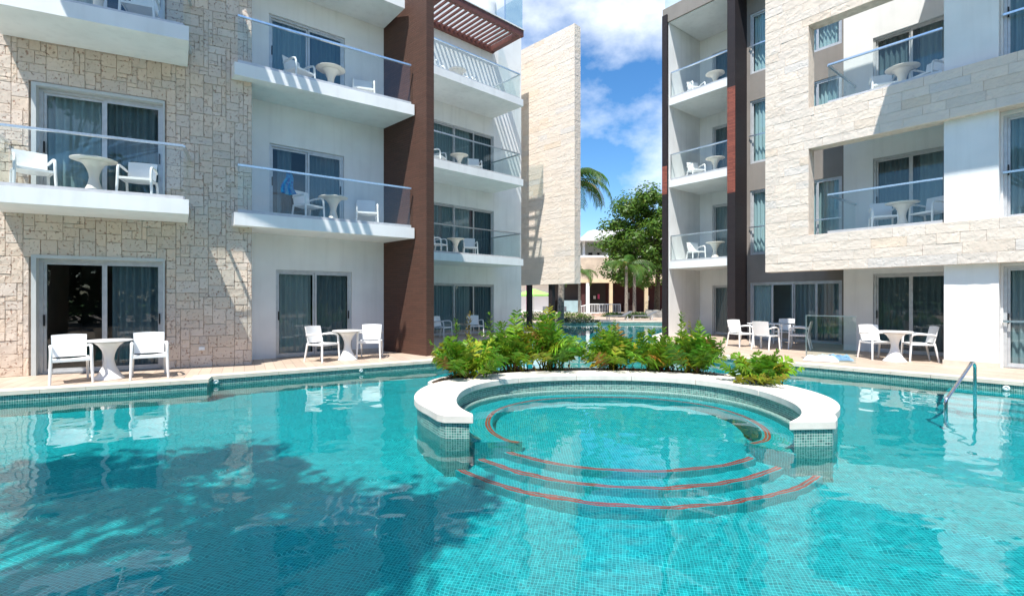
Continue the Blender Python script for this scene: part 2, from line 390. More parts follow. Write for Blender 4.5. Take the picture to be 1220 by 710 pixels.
# ------------------------------------------------------------------ building parts
def curtain(x0, x1, y, z0, z1, mat, parent, amp=.035, per=.13):
    mb = MB(); n = max(6, int((x1 - x0) / .022)); pts = []
    ph = rng.uniform(0, 6)
    for i in range(n + 1):
        x = x0 + (x1 - x0) * i / n
        pts.append((x, y + amp * math.sin(2 * math.pi * x / per + ph + 1.2 * math.sin(x * 5)) + .015 * math.sin(x * 17)))
    vs = [(x, yy, z0) for x, yy in pts] + [(x, yy, z1) for x, yy in pts]
    mb.add(vs, [(i, i + 1, n + 2 + i, n + 1 + i) for i in range(n)])
    return mb.build('curtain', mat, parent, smooth=True)
def door(par, x0, x1, z0, z1, y, n=2, curt=((0, 1, 'curtain'),), handles=True, name='sliding_door', fw=.055, rail=None, open_x=None):
    """aluminium frame with n glazed leaves; glass, handles and curtains hang under it"""
    mb = MB(); y1 = y + .09
    mb.box(x0, x0 + fw, y, y1, z0, z1); mb.box(x1 - fw, x1, y, y1, z0, z1)
    mb.box(x0 + fw, x1 - fw, y, y1, z1 - fw, z1); mb.box(x0 + fw, x1 - fw, y, y1, z0, z0 + .04)
    w = (x1 - x0 - 2 * fw) / n; edges = [x0 + fw + w * i for i in range(n + 1)]
    for i in range(n):
        a, b_ = edges[i], edges[i + 1]; yy = y + (.012 if i % 2 else .05); s_ = .045
        mb.box(a + .001, a + s_, yy, yy + .035, z0 + .041, z1 - fw - .001); mb.box(b_ - s_, b_ - .001, yy, yy + .035, z0 + .041, z1 - fw - .001)
        mb.box(a + s_, b_ - s_, yy, yy + .035, z1 - fw - .05, z1 - fw - .001); mb.box(a + s_, b_ - s_, yy, yy + .035, z0 + .041, z0 + .10)
    fr = mb.build(name, 'alu', par)
    for i in range(n):
        a, b_ = edges[i], edges[i + 1]; yy = y + (.012 if i % 2 else .05) + .017
        g = MB(); g.face([(a + .04, yy, z0 + .09), (b_ - .04, yy, z0 + .09), (b_ - .04, yy, z1 - fw - .045), (a + .04, yy, z1 - fw - .045)])
        g.build('glass_panel', 'glass', fr)
    if handles:
        for hx in (x0 + fw + .022, x1 - fw - .022):
            h = MB(); h.box(hx - .012, hx + .012, y - .018, y + .011, z0 + .95, z0 + 1.17); h.build('handle', 'handle', fr)
    for c in curt:
        a = x0 + .06 + (x1 - x0 - .12) * c[0]; b_ = x0 + .06 + (x1 - x0 - .12) * c[1]
        curtain(a, b_, y + .17, z0 + .05, z1 - .02, c[2], fr)
    if rail:
        q = MB(); q.box(x0, x1, y - .10, y - .06, rail - .02, rail + .025); q.build('guard_rail', 'steel', fr)
    return fr
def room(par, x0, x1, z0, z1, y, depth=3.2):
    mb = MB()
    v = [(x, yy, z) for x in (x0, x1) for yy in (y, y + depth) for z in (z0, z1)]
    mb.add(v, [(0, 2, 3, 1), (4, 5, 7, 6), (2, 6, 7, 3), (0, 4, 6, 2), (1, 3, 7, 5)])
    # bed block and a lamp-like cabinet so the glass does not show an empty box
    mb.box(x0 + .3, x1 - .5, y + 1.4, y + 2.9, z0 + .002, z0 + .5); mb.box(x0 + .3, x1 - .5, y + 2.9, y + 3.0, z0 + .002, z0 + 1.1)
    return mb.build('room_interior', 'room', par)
def balcony(par, x0, x1, y0, y1, zb, zt, left=False, right=False, mat='plaster', inset=.10, rh=1.05, leftpost=False, glassx=None, fl=None, fr=None, br=None):
    """slab with plan corners fl, fr, br (default a rectangle), glass along the front and, if asked, along the sides"""
    fl = fl or (x0, y0); fr = fr or (x1, y0); br = br or (x1, y1)
    mb = MB(); mb.prism([fl, fr, br, (x0 if fl[0] == x0 else fl[0] + .0, y1)], zb, zt); s = mb.build('balcony', mat, par, bevel=.008)
    d = Vector((fr[0] - fl[0], fr[1] - fl[1])); ln_ = d.length; d /= ln_; w_ = Vector((-d.y, d.x)); o = Vector(fl)
    g0, g1 = (inset, ln_ - inset) if not glassx else (glassx[0] - fl[0], glassx[1] - fl[0])
    P = lambda t, k: o + d * t + w_ * (inset + k)
    def bar(mb, t0, t1, k0, k1, z0, z1):
        q = [P(t0, k0), P(t1, k0), P(t1, k1), P(t0, k1)]; mb.prism([(v.x, v.y) for v in q], z0, z1)
    def pane(t0, k0, t1, k1):
        a, b_ = P(t0, k0), P(t1, k1); g = MB(); g.face([(a.x, a.y, zt + .06), (b_.x, b_.y, zt + .06), (b_.x, b_.y, zt + rh - .02), (a.x, a.y, zt + rh - .02)]); g.build('glass_balustrade', 'bal_glass', s)
    dep = (y1 - y0) - inset - .012
    pane(g0, 0, g1, 0)
    r = MB(); r2 = MB()
    bar(r, g0, g1, -.027, .028, zt + rh - .02, zt + rh + .022); bar(r2, g0, g1, -.019, .019, zt + .002, zt + .075)
    for on, t in ((left, g0), (right, g1)):
        if on:
            pane(t, .02, t, dep); bar(r, t - .027, t + .028, .029, dep, zt + rh - .02, zt + rh + .022); bar(r2, t - .018, t + .018, .02, dep, zt + .002, zt + .075)
    if leftpost: bar(r, g0 - .025, g0 - .001, -.005, .02, zt + .004, zt + rh)
    r.build('handrail', 'steel', s); r2.build('base_channel', 'alu', s)
    return s

# ================================================================== WING A (stone, left)
WA = Wing((-9.25, 9.75), (.893, .45)); XA = 3.742
bA = tag(empty('apartment_wing', (*WA.P, 0), WA.rz), 'left wing clad in irregular beige coral stone blocks with white balconies', 'building')
hA = [(-.03, 2.10, ZG, 2.28), (-.03, 2.10, 3.35, 5.62), (-.03, 2.10, 6.70, 9.0)]
wall(-6, XA - .003, ZG - .1, 12, hA, .22, 0.001).build('wall', ['joint'], bA)
e = MB(); e.box(XA - .3, XA, .225, 1.9, ZG - .1, 12); e.build('return_wall', 'plaster', bA)
ashlar(-6, XA, ZG, 12, [(h[0] - .0, h[1] + .0, h[2], h[3]) for h in hA]).build('stone_cladding', 'coral', bA)
for k, h in enumerate(hA):
    f = MB(); a, b_, c, d = h
    f.box(a - .004, a + .07, -.045, .20, c, d); f.box(b_ - .03, b_ + .004, -.040, .20, c, d); f.box(a + .07, b_ - .03, -.042, .20, d - .06, d + .004)
    f.build('door_surround', 'surround', bA)
    cu = [((.55, .97, 'curtain_dark'),), ((.0, .50, 'curtain'), (.5, 1, 'curtain_dark')), ((0, .5, 'curtain'),)][k]
    door(bA, a + .071, b_ - .031, c, d - .061, .10, 2, cu)
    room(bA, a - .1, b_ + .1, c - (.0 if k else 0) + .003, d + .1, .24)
for zb in (3.07, 6.42):
    xe = WA.x_at(225, -1.35); balcony(bA, -.455, xe, -1.35, -.04, zb, zb + .28, left=True, right=True, br=(xe - .16, -.04))
rc = MB(); rc.box(-.5, 2.67, -2.8, -.04, 10.0, 10.22); rc.build('shade_canopy', 'plaster', bA)  # unseen slab above the frame, added to shade the stone wall
ps_ = MB(); ps_.box(2.671, 3.9, -2.8, -2.68, 10.0, 10.2); x = 2.85
while x < 3.85: ps_.box(x, x + .13, -2.679, -.041, 10.02, 10.16); x += .27
ps_.build('pergola', 'wood', bA)
s_ = MB(); s_.box(2.72, 2.83, -.055, -.03, .32, .39); s_.build('socket_plate', 'white', bA)

# ================================================================== WING B (plaster, middle) with brown fin
WB = Wing((-5.93, 12.65), (.775, .632)); XF = WB.local(-3.69, 14.48)[0]
BFL = WB.local(-6.05, 10.98); BFR = WB.local(-2.60, 13.42)
bB = tag(empty('apartment_wing', (*WB.P, 0), WB.rz), 'pale plaster wing between the stone wall and the tall brown fin', 'building')
hB = [(WB.x_at(328.6), WB.x_at(419.3), ZG, 2.18), (WB.x_at(321), WB.x_at(410), 3.33, 5.33), (WB.x_at(320.5), WB.x_at(411), 6.61, 8.56)]
wall(-2.2, XF, ZG - .1, 12, hB, .2, 0).build('wall', 'plaster', bB)
for k, h in enumerate(hB):
    a, b_, c, d = h
    cu = [((.02, .47, 'curtain'), (.5, 1, 'curtain_dark')), ((.1, .3, 'curtain_dark'), (.5, 1, 'curtain_dark')), ((.0, .5, 'curtain'), (.5, 1, 'curtain_dark'))][k]
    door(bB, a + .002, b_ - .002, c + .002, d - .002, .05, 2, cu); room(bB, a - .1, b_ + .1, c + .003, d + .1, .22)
for zb in (3.05, 6.33):
    balcony(bB, 0, 1, -1.1, -.002, zb, zb + .28, fl=BFL, fr=BFR, br=(XF - .003, -.002), inset=.07)
r_ = MB(); r_.box(-2.1, XF - .003, -1.3, -.002, 9.2, 9.5); r_.build('roof_slab', 'plaster', bB)
sk = MB(); sk.box(hB[0][1] + .01, XF - .003, -.015, -.001, ZG + .001, .05); sk.build('skirting', 'deckcop', bB)
WN = Wing((-2.23, 13.13), (.68, .733))
fin = MB(); fin.box(0, .245, 0, 2.7, ZG - .05, 12)
fo = tag(fin.build('fin_wall', 'fin'), 'tall dark brown tiled fin wall standing between plain plaster wings', 'wall')
fo.location = (*WN.P, 0); fo.rotation_euler.z = WN.rz

# ================================================================== WING C (rear white)
WC = Wing((-.73, 22.8), (.7296, .684)); XC = WC.x_at(621, 0)
bC = tag(empty('apartment_wing', (*WC.P, 0), WC.rz), 'white rear wing with glazed balconies under a slatted pergola', 'building')
xr = WC.x_at(588.5, 0); hC = [(xr - 3.3, xr, ZG, 2.12), (xr - 3.3, xr, 3.14, 5.42), (xr - 3.3, xr, 6.49, 8.78)]
wall(-6.5, XC, ZG - .1, 14.15, hC, .2, 0).build('wall', 'plaster', bC)
e = MB(); e.box(XC - .2, XC - .001, .201, 5, ZG - .1, 14.15); e.build('side_wall', 'plaster', bC)
for k, h in enumerate(hC):
    a, b_, c, d = h
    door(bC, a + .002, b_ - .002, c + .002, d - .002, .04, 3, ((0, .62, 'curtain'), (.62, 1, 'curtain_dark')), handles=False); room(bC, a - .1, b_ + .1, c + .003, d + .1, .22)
xs_ = WC.x_at(623.5, -2.0)
for zb in (2.86, 6.21, 9.56):
    balcony(bC, -6.2, xs_, -2.0, -.002, zb, zb + .28, right=True)
pg = MB(); px0, px1 = -6.2, xs_ + .02
pg.box(px0, px1, -2.0, -1.86, 12.48, 12.74); pg.box(px0, px1, -.14, -.003, 12.48, 12.72); pg.box(px1 - .22, px1 - .001, -1.859, -.141, 12.50, 12.72)
x = px1 - .42; k = 0
while x > px0:
    w = .07 if k != 15 else .34
    pg.box(x - w / 2, x + w / 2, -1.859, -.141, 12.60, 12.68); x -= .235 if k != 14 else .36; k += 1
pg.build('pergola', 'wood', bC)
rf = MB(); rf.box(-6.4, XC - .21, .201, 5, 12.9, 13.05); rf.box(px0, px1 + .02, -2.03, -1.9, 12.742, 12.79); rf.build('roof_terrace', 'plaster', bC)
gl = MB(); gl.box(px1 - 1.0, px1 - .02, -1.95, -1.94, 12.80, 14.3); gl.box(px1 - .02, px1 - .005, -1.93, -.2, 12.80, 14.3); gl.build('roof_glass_screen', 'bal_glass', bC)
gp = MB(); gp.box(px1 - 1.03, px1 - 1.0, -1.96, -1.93, 12.80, 14.3); gp.build('screen_post', 'steel', bC)
tk = MB(); tk.lathe([(0, 13.052), (.62, 13.052), (.68, 13.15), (.68, 15.5), (.66, 15.7), (.5, 15.95), (.22, 16.1), (.2, 16.2), (0, 16.2)], 28)
wx, wy, _ = WC.world(WC.x_at(575, 1.6), 1.6); tank = tk.build('water_tank', 'tank', smooth='auto'); tank.location = (wx, wy, 0)
tag(tank, 'white round water tank standing on the roof above the pergola', 'tank')

# ================================================================== hanging stone wall D
WD = Wing((.47, 25.5), (.6925, -.7213)); LD = 3.466
bD = tag(empty('stone_screen_wall', (*WD.P, 0), WD.rz), 'tall pale limestone screen wall raised on dark posts beyond white wing', 'wall')
c_ = MB(); c_.box(-1.6, LD - .03, .003, .44, 2.18, 14.02); c_.build('core', 'joint_light', bD)
coursed(-1.6, LD, 2.17, 14.05, [], .26, .5, 1.1).build('stone_cladding', 'lime_stone', bD)
en = coursed(0, .44, 2.17, 14.05, [], .26, .44, .45); eo = en.build('end_cladding', 'lime_stone', bD); eo.location = (LD - .035, 0, 0); eo.rotation_euler.z = R(90)
for xx in (0.25, 1.75):
    p_ = MB(); p_.box(xx, xx + .22, .11, .33, ZG, 2.18); p_.build('post', 'fin_dark', bD)

# ================================================================== WING E (right far, white niches)
WE = Wing((6.44, 20.66), (.632, -.774)); X2 = WE.x_at(868, 0)
bE = tag(empty('apartment_wing', (*WE.P, 0), WE.rz), 'white wing with deep niche balconies framed by two dark fins', 'building')
w_ = MB(); w_.box(-.02, .0, 0.0, 2.36, ZG - .1, 12.8); w_.build('side_wall', 'plaster', bE)
XE1 = WE.x_at(868, 0) + .1
hE = [(.58, 2.6, ZG, 2.05), (.58, 2.6, 2.98, 5.5), (.58, 2.6, 6.31, 8.85), (.58, 2.6, 9.66, 12.0)]
wall(0, XE1 + 1.2, ZG - .1, 12.8, hE, .2, 2.36).build('wall', 'plaster', bE)
for k, h in enumerate(hE):
    a, b_, c, d = h
    door(bE, a + .002, b_ - .002, c + .002, d - .002, 2.40, 2, ((0, .95, 'curtain_dark' if k != 1 else 'curtain'),), handles=False); room(bE, a - .1, b_ + .1, c + .003, d + .1, 2.57)
for zb in (2.70, 6.03, 9.38):
    balcony(bE, .002, XE1, .0, 2.355, zb, zb + .28, inset=.06, leftpost=True)
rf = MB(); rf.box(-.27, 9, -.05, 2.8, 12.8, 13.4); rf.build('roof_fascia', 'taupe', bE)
rg = MB(); rg.box(-.2, 2.5, .02, .03, 13.4, 14.3); rg.build('roof_glass_screen', 'bal_glass', bE)
ln = MB(); ln.box(.015, XE1, .02, 2.35, 12.77, 12.798); ln.build('ceiling', 'plaster', bE)
def finpost(W, x0, x1, y0, y1, z1, lit, label):
    o = empty('fin_wall', (*W.P, 0), W.rz); tag(o, label, 'wall')
    a = MB(); a.box(x0, x1, y0 + .02, y1, ZG - .05, z1); a.build('fin_core', 'fin_dark', o)
    b1 = MB(); b1.box(x0, x1, y0, y0 + .018, ZG, lit[0] - .002); b1.box(x0, x1, y0, y0 + .018, lit[1] + .002, z1); b1.build('front_cladding', 'fin_dark', o)
    c = MB(); c.box(x0, x1, y0 - .002, y0 + .018, lit[0], lit[1]); tag(c.build('front_cladding', 'fin_sunlit', o), 'length of cladding coloured reddish as if sunlit')  # reddish colour stands in for sun falling on this stretch
    return o
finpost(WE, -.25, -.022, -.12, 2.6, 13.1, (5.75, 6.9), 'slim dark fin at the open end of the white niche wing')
finpost(WE, X2, X2 + .3, -.10, 1.0, 13.9, (5.36, 9.25), 'dark brown fin with painted sunlit front beside the limestone screen')

# ================================================================== WING F (limestone screen, right)
WF = Wing((8.04, 13.40), (.632, -.774))
bF = tag(empty('apartment_wing', (*WF.P, 0), WF.rz), 'nearest right wing behind a pale limestone screen with large openings', 'building')
XL = WF.x_at(912, 0); XO = WF.x_at(963.5, 0); XR = 9.0
hF = [(XO, XR + 1, 3.15, 5.46), (XO, XR + 1, 6.55, 8.76)]
coursed(XL, XR, 2.2, 12.2, hF, .215).build('stone_cladding', 'lime_stone', bF)
f = MB()
for (a, b_, c, d) in ((XL, XO, 2.2, 12.2), (XO, XR, 2.2, 3.15), (XO, XR, 5.46, 6.55), (XO, XR, 8.76, 12.2)):
    f.box(a + (.003 if a == XL else 0), b_ - .003, .003, .38, c + .003, d - .003)
f.build('screen_core', 'joint_light', bF)
YD = 2.2; XD0 = WF.x_at(1005, YD); XCl = 2.63
dl, dr = WF.x_at(1040, YD), WF.x_at(1124, YD) + .15
hD = [(dl, dr, ZG, 2.15), (dl, dr, 3.15, 5.4), (dl, dr, 6.55, 8.8)]
wall(XD0, XCl + 1.0, ZG - .1, 12, hD, .2, YD).build('wall', 'plaster', bF)
for k, h in enumerate(hD):
    a, b_, c, d = h
    door(bF, a + .002, b_ - .002, c + .002, d - .002, YD + .05, 2, ((0, .6, 'curtain_dark'), (.6, 1, 'curtain')) if k else ((0, .5, 'curtain_dark'), (.5, 1, 'curtain_dark'))); room(bF, a - .1, b_ + .1, c + .003, d + .1, YD + .22)
XC2 = WF.x_at(1190, .18)
cl = MB(); cl.box(XCl, XC2, .18, YD - .003, ZG, 2.2); cl.box(XCl, XC2, .18, YD - .003, 2.2, 12); cl.build('column', 'plaster', bF)
pl = MB(); pl.box(XCl - .02, XC2 + .02, .155, .178, ZG, .06); pl.build('plinth', 'deckcop', bF)
for zt in (3.15, 6.55):
    xb0 = WF.x_at(985, .0)
    balcony(bF, xb0, XCl - .003, .39, YD - .003, zt - .28, zt - .002, left=True, inset=-.30, rh=1.02, glassx=(xb0, XCl - .01))
# right-hand window bay
wb = MB(); hW = [(XC2 + .04, XC2 + 2.2, ZG, 2.15), (XC2 + .04, XC2 + 2.2, 3.15, 5.4), (XC2 + .04, XC2 + 2.2, 6.55, 8.8)]
wall(XC2 + .003, XR, ZG - .1, 12, hW, .2, .42).build('wall', 'plaster', bF)
for h in hW:
    door(bF, h[0] + .002, h[1] - .002, h[2] + .002, h[3] - .002, .46, 2, ((0, .9, 'curtain'),), rail=h[2] + 1.0); room(bF, h[0] - .03, h[1] + .1, h[2] + .003, h[3] + .1, .64)
# taupe wall seen behind the screen
YT = 4.15; x1_, x2_ = WF.x_at(893.5, YT), WF.x_at(1003, YT)
hT = []
for (c, d) in ((3.1, 5.5), (6.5, 8.85), (9.85, 12.1)):
    hT += [(x1_, x1_ + 1.5, c, d), (x2_ - 1.5, x2_, c, d)]
hT.append((x1_, x2_, ZG, 2.07))
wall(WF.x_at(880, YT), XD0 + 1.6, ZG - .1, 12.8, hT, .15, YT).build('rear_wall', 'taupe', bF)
for h in hT:
    wide = h[3] < 2.5
    door(bF, h[0] + .002, h[1] - .002, h[2] + .002, h[3] - .002, YT + .03, 4 if wide else 2, ((0, .25, 'curtain_white'), (.45, 1, 'curtain')) if wide else ((0.0, 1, 'curtain_white'),), handles=False, rail=None if wide else h[2] + 1.02)
    if h[1] - h[0] > 0: room(bF, h[0] - .05, h[1] + .05, h[2] + .003, h[3] + .1, YT + .17, 3.0)
# deep canopy above the frame on the right, whose shade falls over the right part of the facade
xc0 = WF.local(9.7, 11.36)[0]
cp = MB(); cp.box(xc0, XR, -2.35, -.03, 9.9, 10.15); cp.build('upper_balcony', 'plaster', bF)
# stepped bulkhead below the screen
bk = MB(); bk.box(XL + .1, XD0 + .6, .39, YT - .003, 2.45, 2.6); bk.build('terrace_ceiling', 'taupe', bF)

# ================================================================== pool, deck, ground
EA = (-5.60, 9.25)
pool = [(-14, 5.0), (-14, 1.0), (12.6, 1.0), (12.6, 5.1), (9.03, 8.88), (6.4, 11.65), (5.4, 13.2), (4.95, 15.6), (5.3, 18.6), (5.75, 20.6), (7.2, 23.5), (9.6, 28), (11.8, 34.8),
        (3.4, 34.8), (2.6, 29), (1.9, 24.0), (.8, 20.2), (-1.3, 18.0), (-1.45, 13.2), (-1.85, 12.17), (-5.75, 9.60), EA]
pool = pool[::-1]     # counter-clockwise or not is settled below
def area(p): return sum(p[i][0] * p[(i + 1) % len(p)][1] - p[(i + 1) % len(p)][0] * p[i][1] for i in range(len(p))) / 2
if area(pool) < 0: pool = pool[::-1]
def offset(poly, d):
    n = len(poly); out = []
    for i in range(n):
        a, b_, c = Vector(poly[i - 1]), Vector(poly[i]), Vector(poly[(i + 1) % n])
        d1 = (b_ - a).normalized(); d2 = (c - b_).normalized(); n1 = Vector((d1.y, -d1.x)); n2 = Vector((d2.y, -d2.x))
        m_ = (n1 + n2); m_ = m_ / max(.35, m_.dot(n1)) if m_.length > 1e-6 else n1
        q = b_ + m_ * d; out.append((q.x, q.y))
    return out
def sheet_with_hole(outer, hole, z, name, mat):
    P = [Vector((*p, 0)) for p in outer]; H = [Vector((*p, 0)) for p in hole]
    allp = [*outer, *hole]; mb = MB()
    for t in tessellate_polygon([P, H]):
        q = [allp[i] for i in t]
        if (q[1][0] - q[0][0]) * (q[2][1] - q[0][1]) - (q[2][0] - q[0][0]) * (q[1][1] - q[0][1]) < 0: q = q[::-1]
        mb.face([(a[0], a[1], z) for a in q])
    return tag(mb.build(name, mat), kind='structure')
cop_out = offset(pool, .30); cop_in = offset(pool, -.03)
big = [(-60, -40), (60, -40), (60, 80), (-60, 80)]
sheet_with_hole(big, cop_out, ZG, 'paving', 'deck')
sheet_with_hole([(-1500, -1500), (1500, -1500), (1500, 1500), (-1500, 1500)], big, ZG - .01, 'ground', 'grass')
# island footprint
CX0, CY0 = 1.4, 7.25
# coping strip with joints every ~0.9 m
cm = MB(); n = len(pool); zt = ZG + .012; zb = ZG - .055
for i in range(n):
    a0, a1 = Vector(cop_in[i]), Vector(cop_in[(i + 1) % n]); b0, b1 = Vector(cop_out[i]), Vector(cop_out[(i + 1) % n])
    k = max(1, round((a1 - a0).length / .6))
    for j in range(k):
        g = .004 / max(.1, (a1 - a0).length)
        s0, s1 = j / k + g, (j + 1) / k - g
        p = [a0.lerp(a1, s0), a0.lerp(a1, s1), b0.lerp(b1, s1), b0.lerp(b1, s0)]
        cm.prism([(q.x, q.y) for q in p], zb, zt)
tag(cm.build('pool_edging', 'deckcop', bevel=.006), kind='structure')
# pool shell
ps = MB(); acc = 0
for i in range(n):
    a, b_ = pool[i], pool[(i + 1) % n]; l = math.dist(a, b_)
    ps.face([(b_[0], b_[1], ZF), (a[0], a[1], ZF), (a[0], a[1], ZG - .02), (b_[0], b_[1], ZG - .02)], [(acc + l, ZF), (acc, ZF), (acc, ZG), (acc + l, ZG)], mi=1); acc += l
for t in tessellate_polygon([[Vector((*p, 0)) for p in pool]]):
    q = [pool[i] for i in t]
    if (q[1][0] - q[0][0]) * (q[2][1] - q[0][1]) - (q[2][0] - q[0][0]) * (q[1][1] - q[0][1]) < 0: q = q[::-1]
    c, s = math.cos(R(12)), math.sin(R(12))
    ps.face([(a[0], a[1], ZF) for a in q], [(a[0] * c - a[1] * s, a[0] * s + a[1] * c) for a in q])
shell = tag(ps.build('pool_basin', ['tile', 'tile_green']), kind='structure')

# water sheet
def inside(p, poly):
    c = False; j = len(poly) - 1
    for i in range(len(poly)):
        if (poly[i][1] > p[1]) != (poly[j][1] > p[1]) and p[0] < (poly[j][0] - poly[i][0]) * (p[1] - poly[i][1]) / (poly[j][1] - poly[i][1]) + poly[i][0]: c = not c
        j = i
    return c
wpoly = offset(pool, .10)
ys = [.9]; 
while ys[-1] < 35: ys.append(ys[-1] + max(.032, .0062 * (ys[-1] + 1)))
xs = [-14.1]
while xs[-1] < 12.8: xs.append(xs[-1] + (.04 if -7 < xs[-1] < 9.5 else .07))
def hgt(x, y):
    k = 1 + .02 * y
    return (.0050 * noise.noise(Vector((x * 1.5, y * 1.9, 0))) + .0026 * noise.noise(Vector((x * 3.4 + 5, y * 4.0, 3))) + .0013 * noise.noise(Vector((x * 9, y * 10, 7)))) / k
idx = {}; wv = []; wf = []
def vid(i, j):
    k = (i, j)
    if k not in idx: idx[k] = len(wv); wv.append((xs[i], ys[j], ZW + hgt(xs[i], ys[j])))
    return idx[k]
for j in range(len(ys) - 1):
    for i in range(len(xs) - 1):
        if inside(((xs[i] + xs[i + 1]) / 2, (ys[j] + ys[j + 1]) / 2), wpoly): wf.append((vid(i, j), vid(i + 1, j), vid(i + 1, j + 1), vid(i, j + 1)))
me = bpy.data.meshes.new('pool_water'); me.from_pydata(wv, [], wf); me.materials.append(M['water']); me.polygons.foreach_set('use_smooth', [True] * len(wf))
water = bpy.data.objects.new('pool_water', me); COL.objects.link(water); tag(water, kind='structure')
water.cycles.is_caustics_caster = True

# ------------------------------------------------------------------ whirlpool bay (island)
def pol(r, a, c=(CX0, CY0)): return (c[0] + r * math.cos(a), c[1] + r * math.sin(a))
def sup(cx, cy, rx, ry, a, n=2.3):
    c, s_ = math.cos(a), math.sin(a); return (cx + rx * math.copysign(abs(c) ** (2 / n), c), cy + ry * math.copysign(abs(s_) ** (2 / n), s_))
def ell_in(a, g=0): return sup(1.48, 7.08, 2.24 + g, 1.95 + g, a)
def ell_out(a, g=0): return sup(1.52, 7.42, 2.92 + g, 2.22 + g, a, 2.15)
inner = [ell_in(R(-60 + 300 * i / 160)) for i in range(161)]; outer = [ell_out(R(-60 + 300 * i / 160)) for i in range(161)]
inner = [(3.06, 5.56)] + [p for p in inner if p[1] > (5.72 if p[0] > 1 else 5.92)] + [(-.45, 5.86)]
outer = [(3.60, 5.60), (3.72, 5.74)] + [p for p in outer if p[1] > (5.95 if p[0] > 1 else 6.28)] + [(-.95, 6.08), (-.88, 5.95), (-.80, 5.88)]
def resample(p, n):
    ac = [0]
    for a_, b_ in zip(p, p[1:]): ac.append(ac[-1] + math.dist(a_, b_))
    out = []; j = 0
    for k in range(n + 1):
        s_ = ac[-1] * k / n
        while j < len(p) - 2 and ac[j + 1] < s_: j += 1
        q = (s_ - ac[j]) / max(1e-9, ac[j + 1] - ac[j]); out.append((p[j][0] + (p[j + 1][0] - p[j][0]) * q, p[j][1] + (p[j + 1][1] - p[j][1]) * q))
    return out
inner = resample(inner, 90); outer = resample(outer, 90)
isl = empty('whirlpool_bay', (CX0, CY0, ZF)); tag(isl, 'horseshoe shaped whirlpool bay with white coping and mosaic steps in pool', 'pool feature')
def L_(p): return (p[0] - CX0, p[1] - CY0)
def inset(inn, out, d):   # shrink ring footprint by d on both sides
    I = []; O = []
    for p, q in zip(inn, out):
        v = Vector((q[0] - p[0], q[1] - p[1])).normalized() * d; I.append((p[0] + v.x, p[1] + v.y)); O.append((q[0] - v.x, q[1] - v.y))
    for A in (I, O):
        for k, s_ in ((0, 1), (-1, -1)):
            v = Vector((A[k + s_][0] - A[k][0], A[k + s_][1] - A[k][1])).normalized() * d * .8; A[k] = (A[k][0] + v.x, A[k][1] + v.y)
    return I, O
def ringprism(inn, out, z0, z1, mat, name, bevel=0, off=0):
    mb = MB(); n = len(inn); ai = ao = 0
    for i in range(n - 1):
        a, b_, c, d = L_(inn[i]), L_(inn[i + 1]), L_(out[i + 1]), L_(out[i]); li = math.dist(a, b_); lo = math.dist(c, d)
        mb.face([(*d, z1), (*c, z1), (*b_, z1), (*a, z1)], [(ao, .45), (ao + lo, .45), (ai + li, 0), (ai, 0)])
        mb.face([(*a, z0), (*a, z1), (*b_, z1), (*b_, z0)][::1], [(ai, z0), (ai, z1), (ai + li, z1), (ai + li, z0)])
        mb.face([(*c, z0), (*c, z1), (*d, z1), (*d, z0)], [(ao + lo, z0), (ao + lo, z1), (ao, z1), (ao, z0)])
        mb.face([(*a, z0), (*b_, z0), (*c, z0), (*d, z0)], [(0, 0)] * 4)
        ai += li; ao += lo
    for i, fl in ((0, 1), (n - 1, -1)):
        a, d = L_(inn[i]), L_(out[i]); l = math.dist(a, d)
        q = [(*a, z0), (*d, z0), (*d, z1), (*a, z1)]; u = [(0, z0), (l, z0), (l, z1), (0, z1)]
        mb.face(q[::fl], u[::fl])
    # weld so that the bevel works
    import bmesh
    o = mb.build(name, mat, isl)
    bm = bmesh.new(); bm.from_mesh(o.data); bmesh.ops.remove_doubles(bm, verts=bm.verts, dist=.0005); bmesh.ops.recalc_face_normals(bm, faces=bm.faces); bm.to_mesh(o.data); bm.free()
    if bevel: bv = o.modifiers.new('bevel', 'BEVEL'); bv.width = bevel; bv.segments = 3; bv.limit_method = 'ANGLE'; bv.angle_limit = R(50)
    return o
zz = -ZF
cuts = [0, 9, 20, 31, 41, 50, 60, 71, 82, 90]
for a_, b_ in zip(cuts, cuts[1:]):      # nine coping slabs with open joints
    I, O = inner[a_:b_ + 1], outer[a_:b_ + 1]
    if b_ < 90:
        lerp = lambda p, q, d: (q[0] + (p[0] - q[0]) * d / math.dist(p, q), q[1] + (p[1] - q[1]) * d / math.dist(p, q)); I[-1] = lerp(I[-2], I[-1], .004); O[-1] = lerp(O[-2], O[-1], .004)
    ringprism(I, O, -.035 + zz, .065 + zz, 'coping', 'coping', .012)
wi, wo = inset(inner, outer, .045)
ww = ringprism(wi, wo, .0, -.037 + zz, 'tile_green', 'tiled_wall')
# rounded lip just above the water on the inner side
lipi = [(p[0] + (CX0 - p[0]) * .035, p[1] + (CY0 - p[1]) * .035) for p in wi[4:-4]]
lip = ringprism(lipi, [(p[0], p[1]) for p in wi[4:-4]], .5, -.20 + zz, 'tile_green', 'tiled_lip', .02)
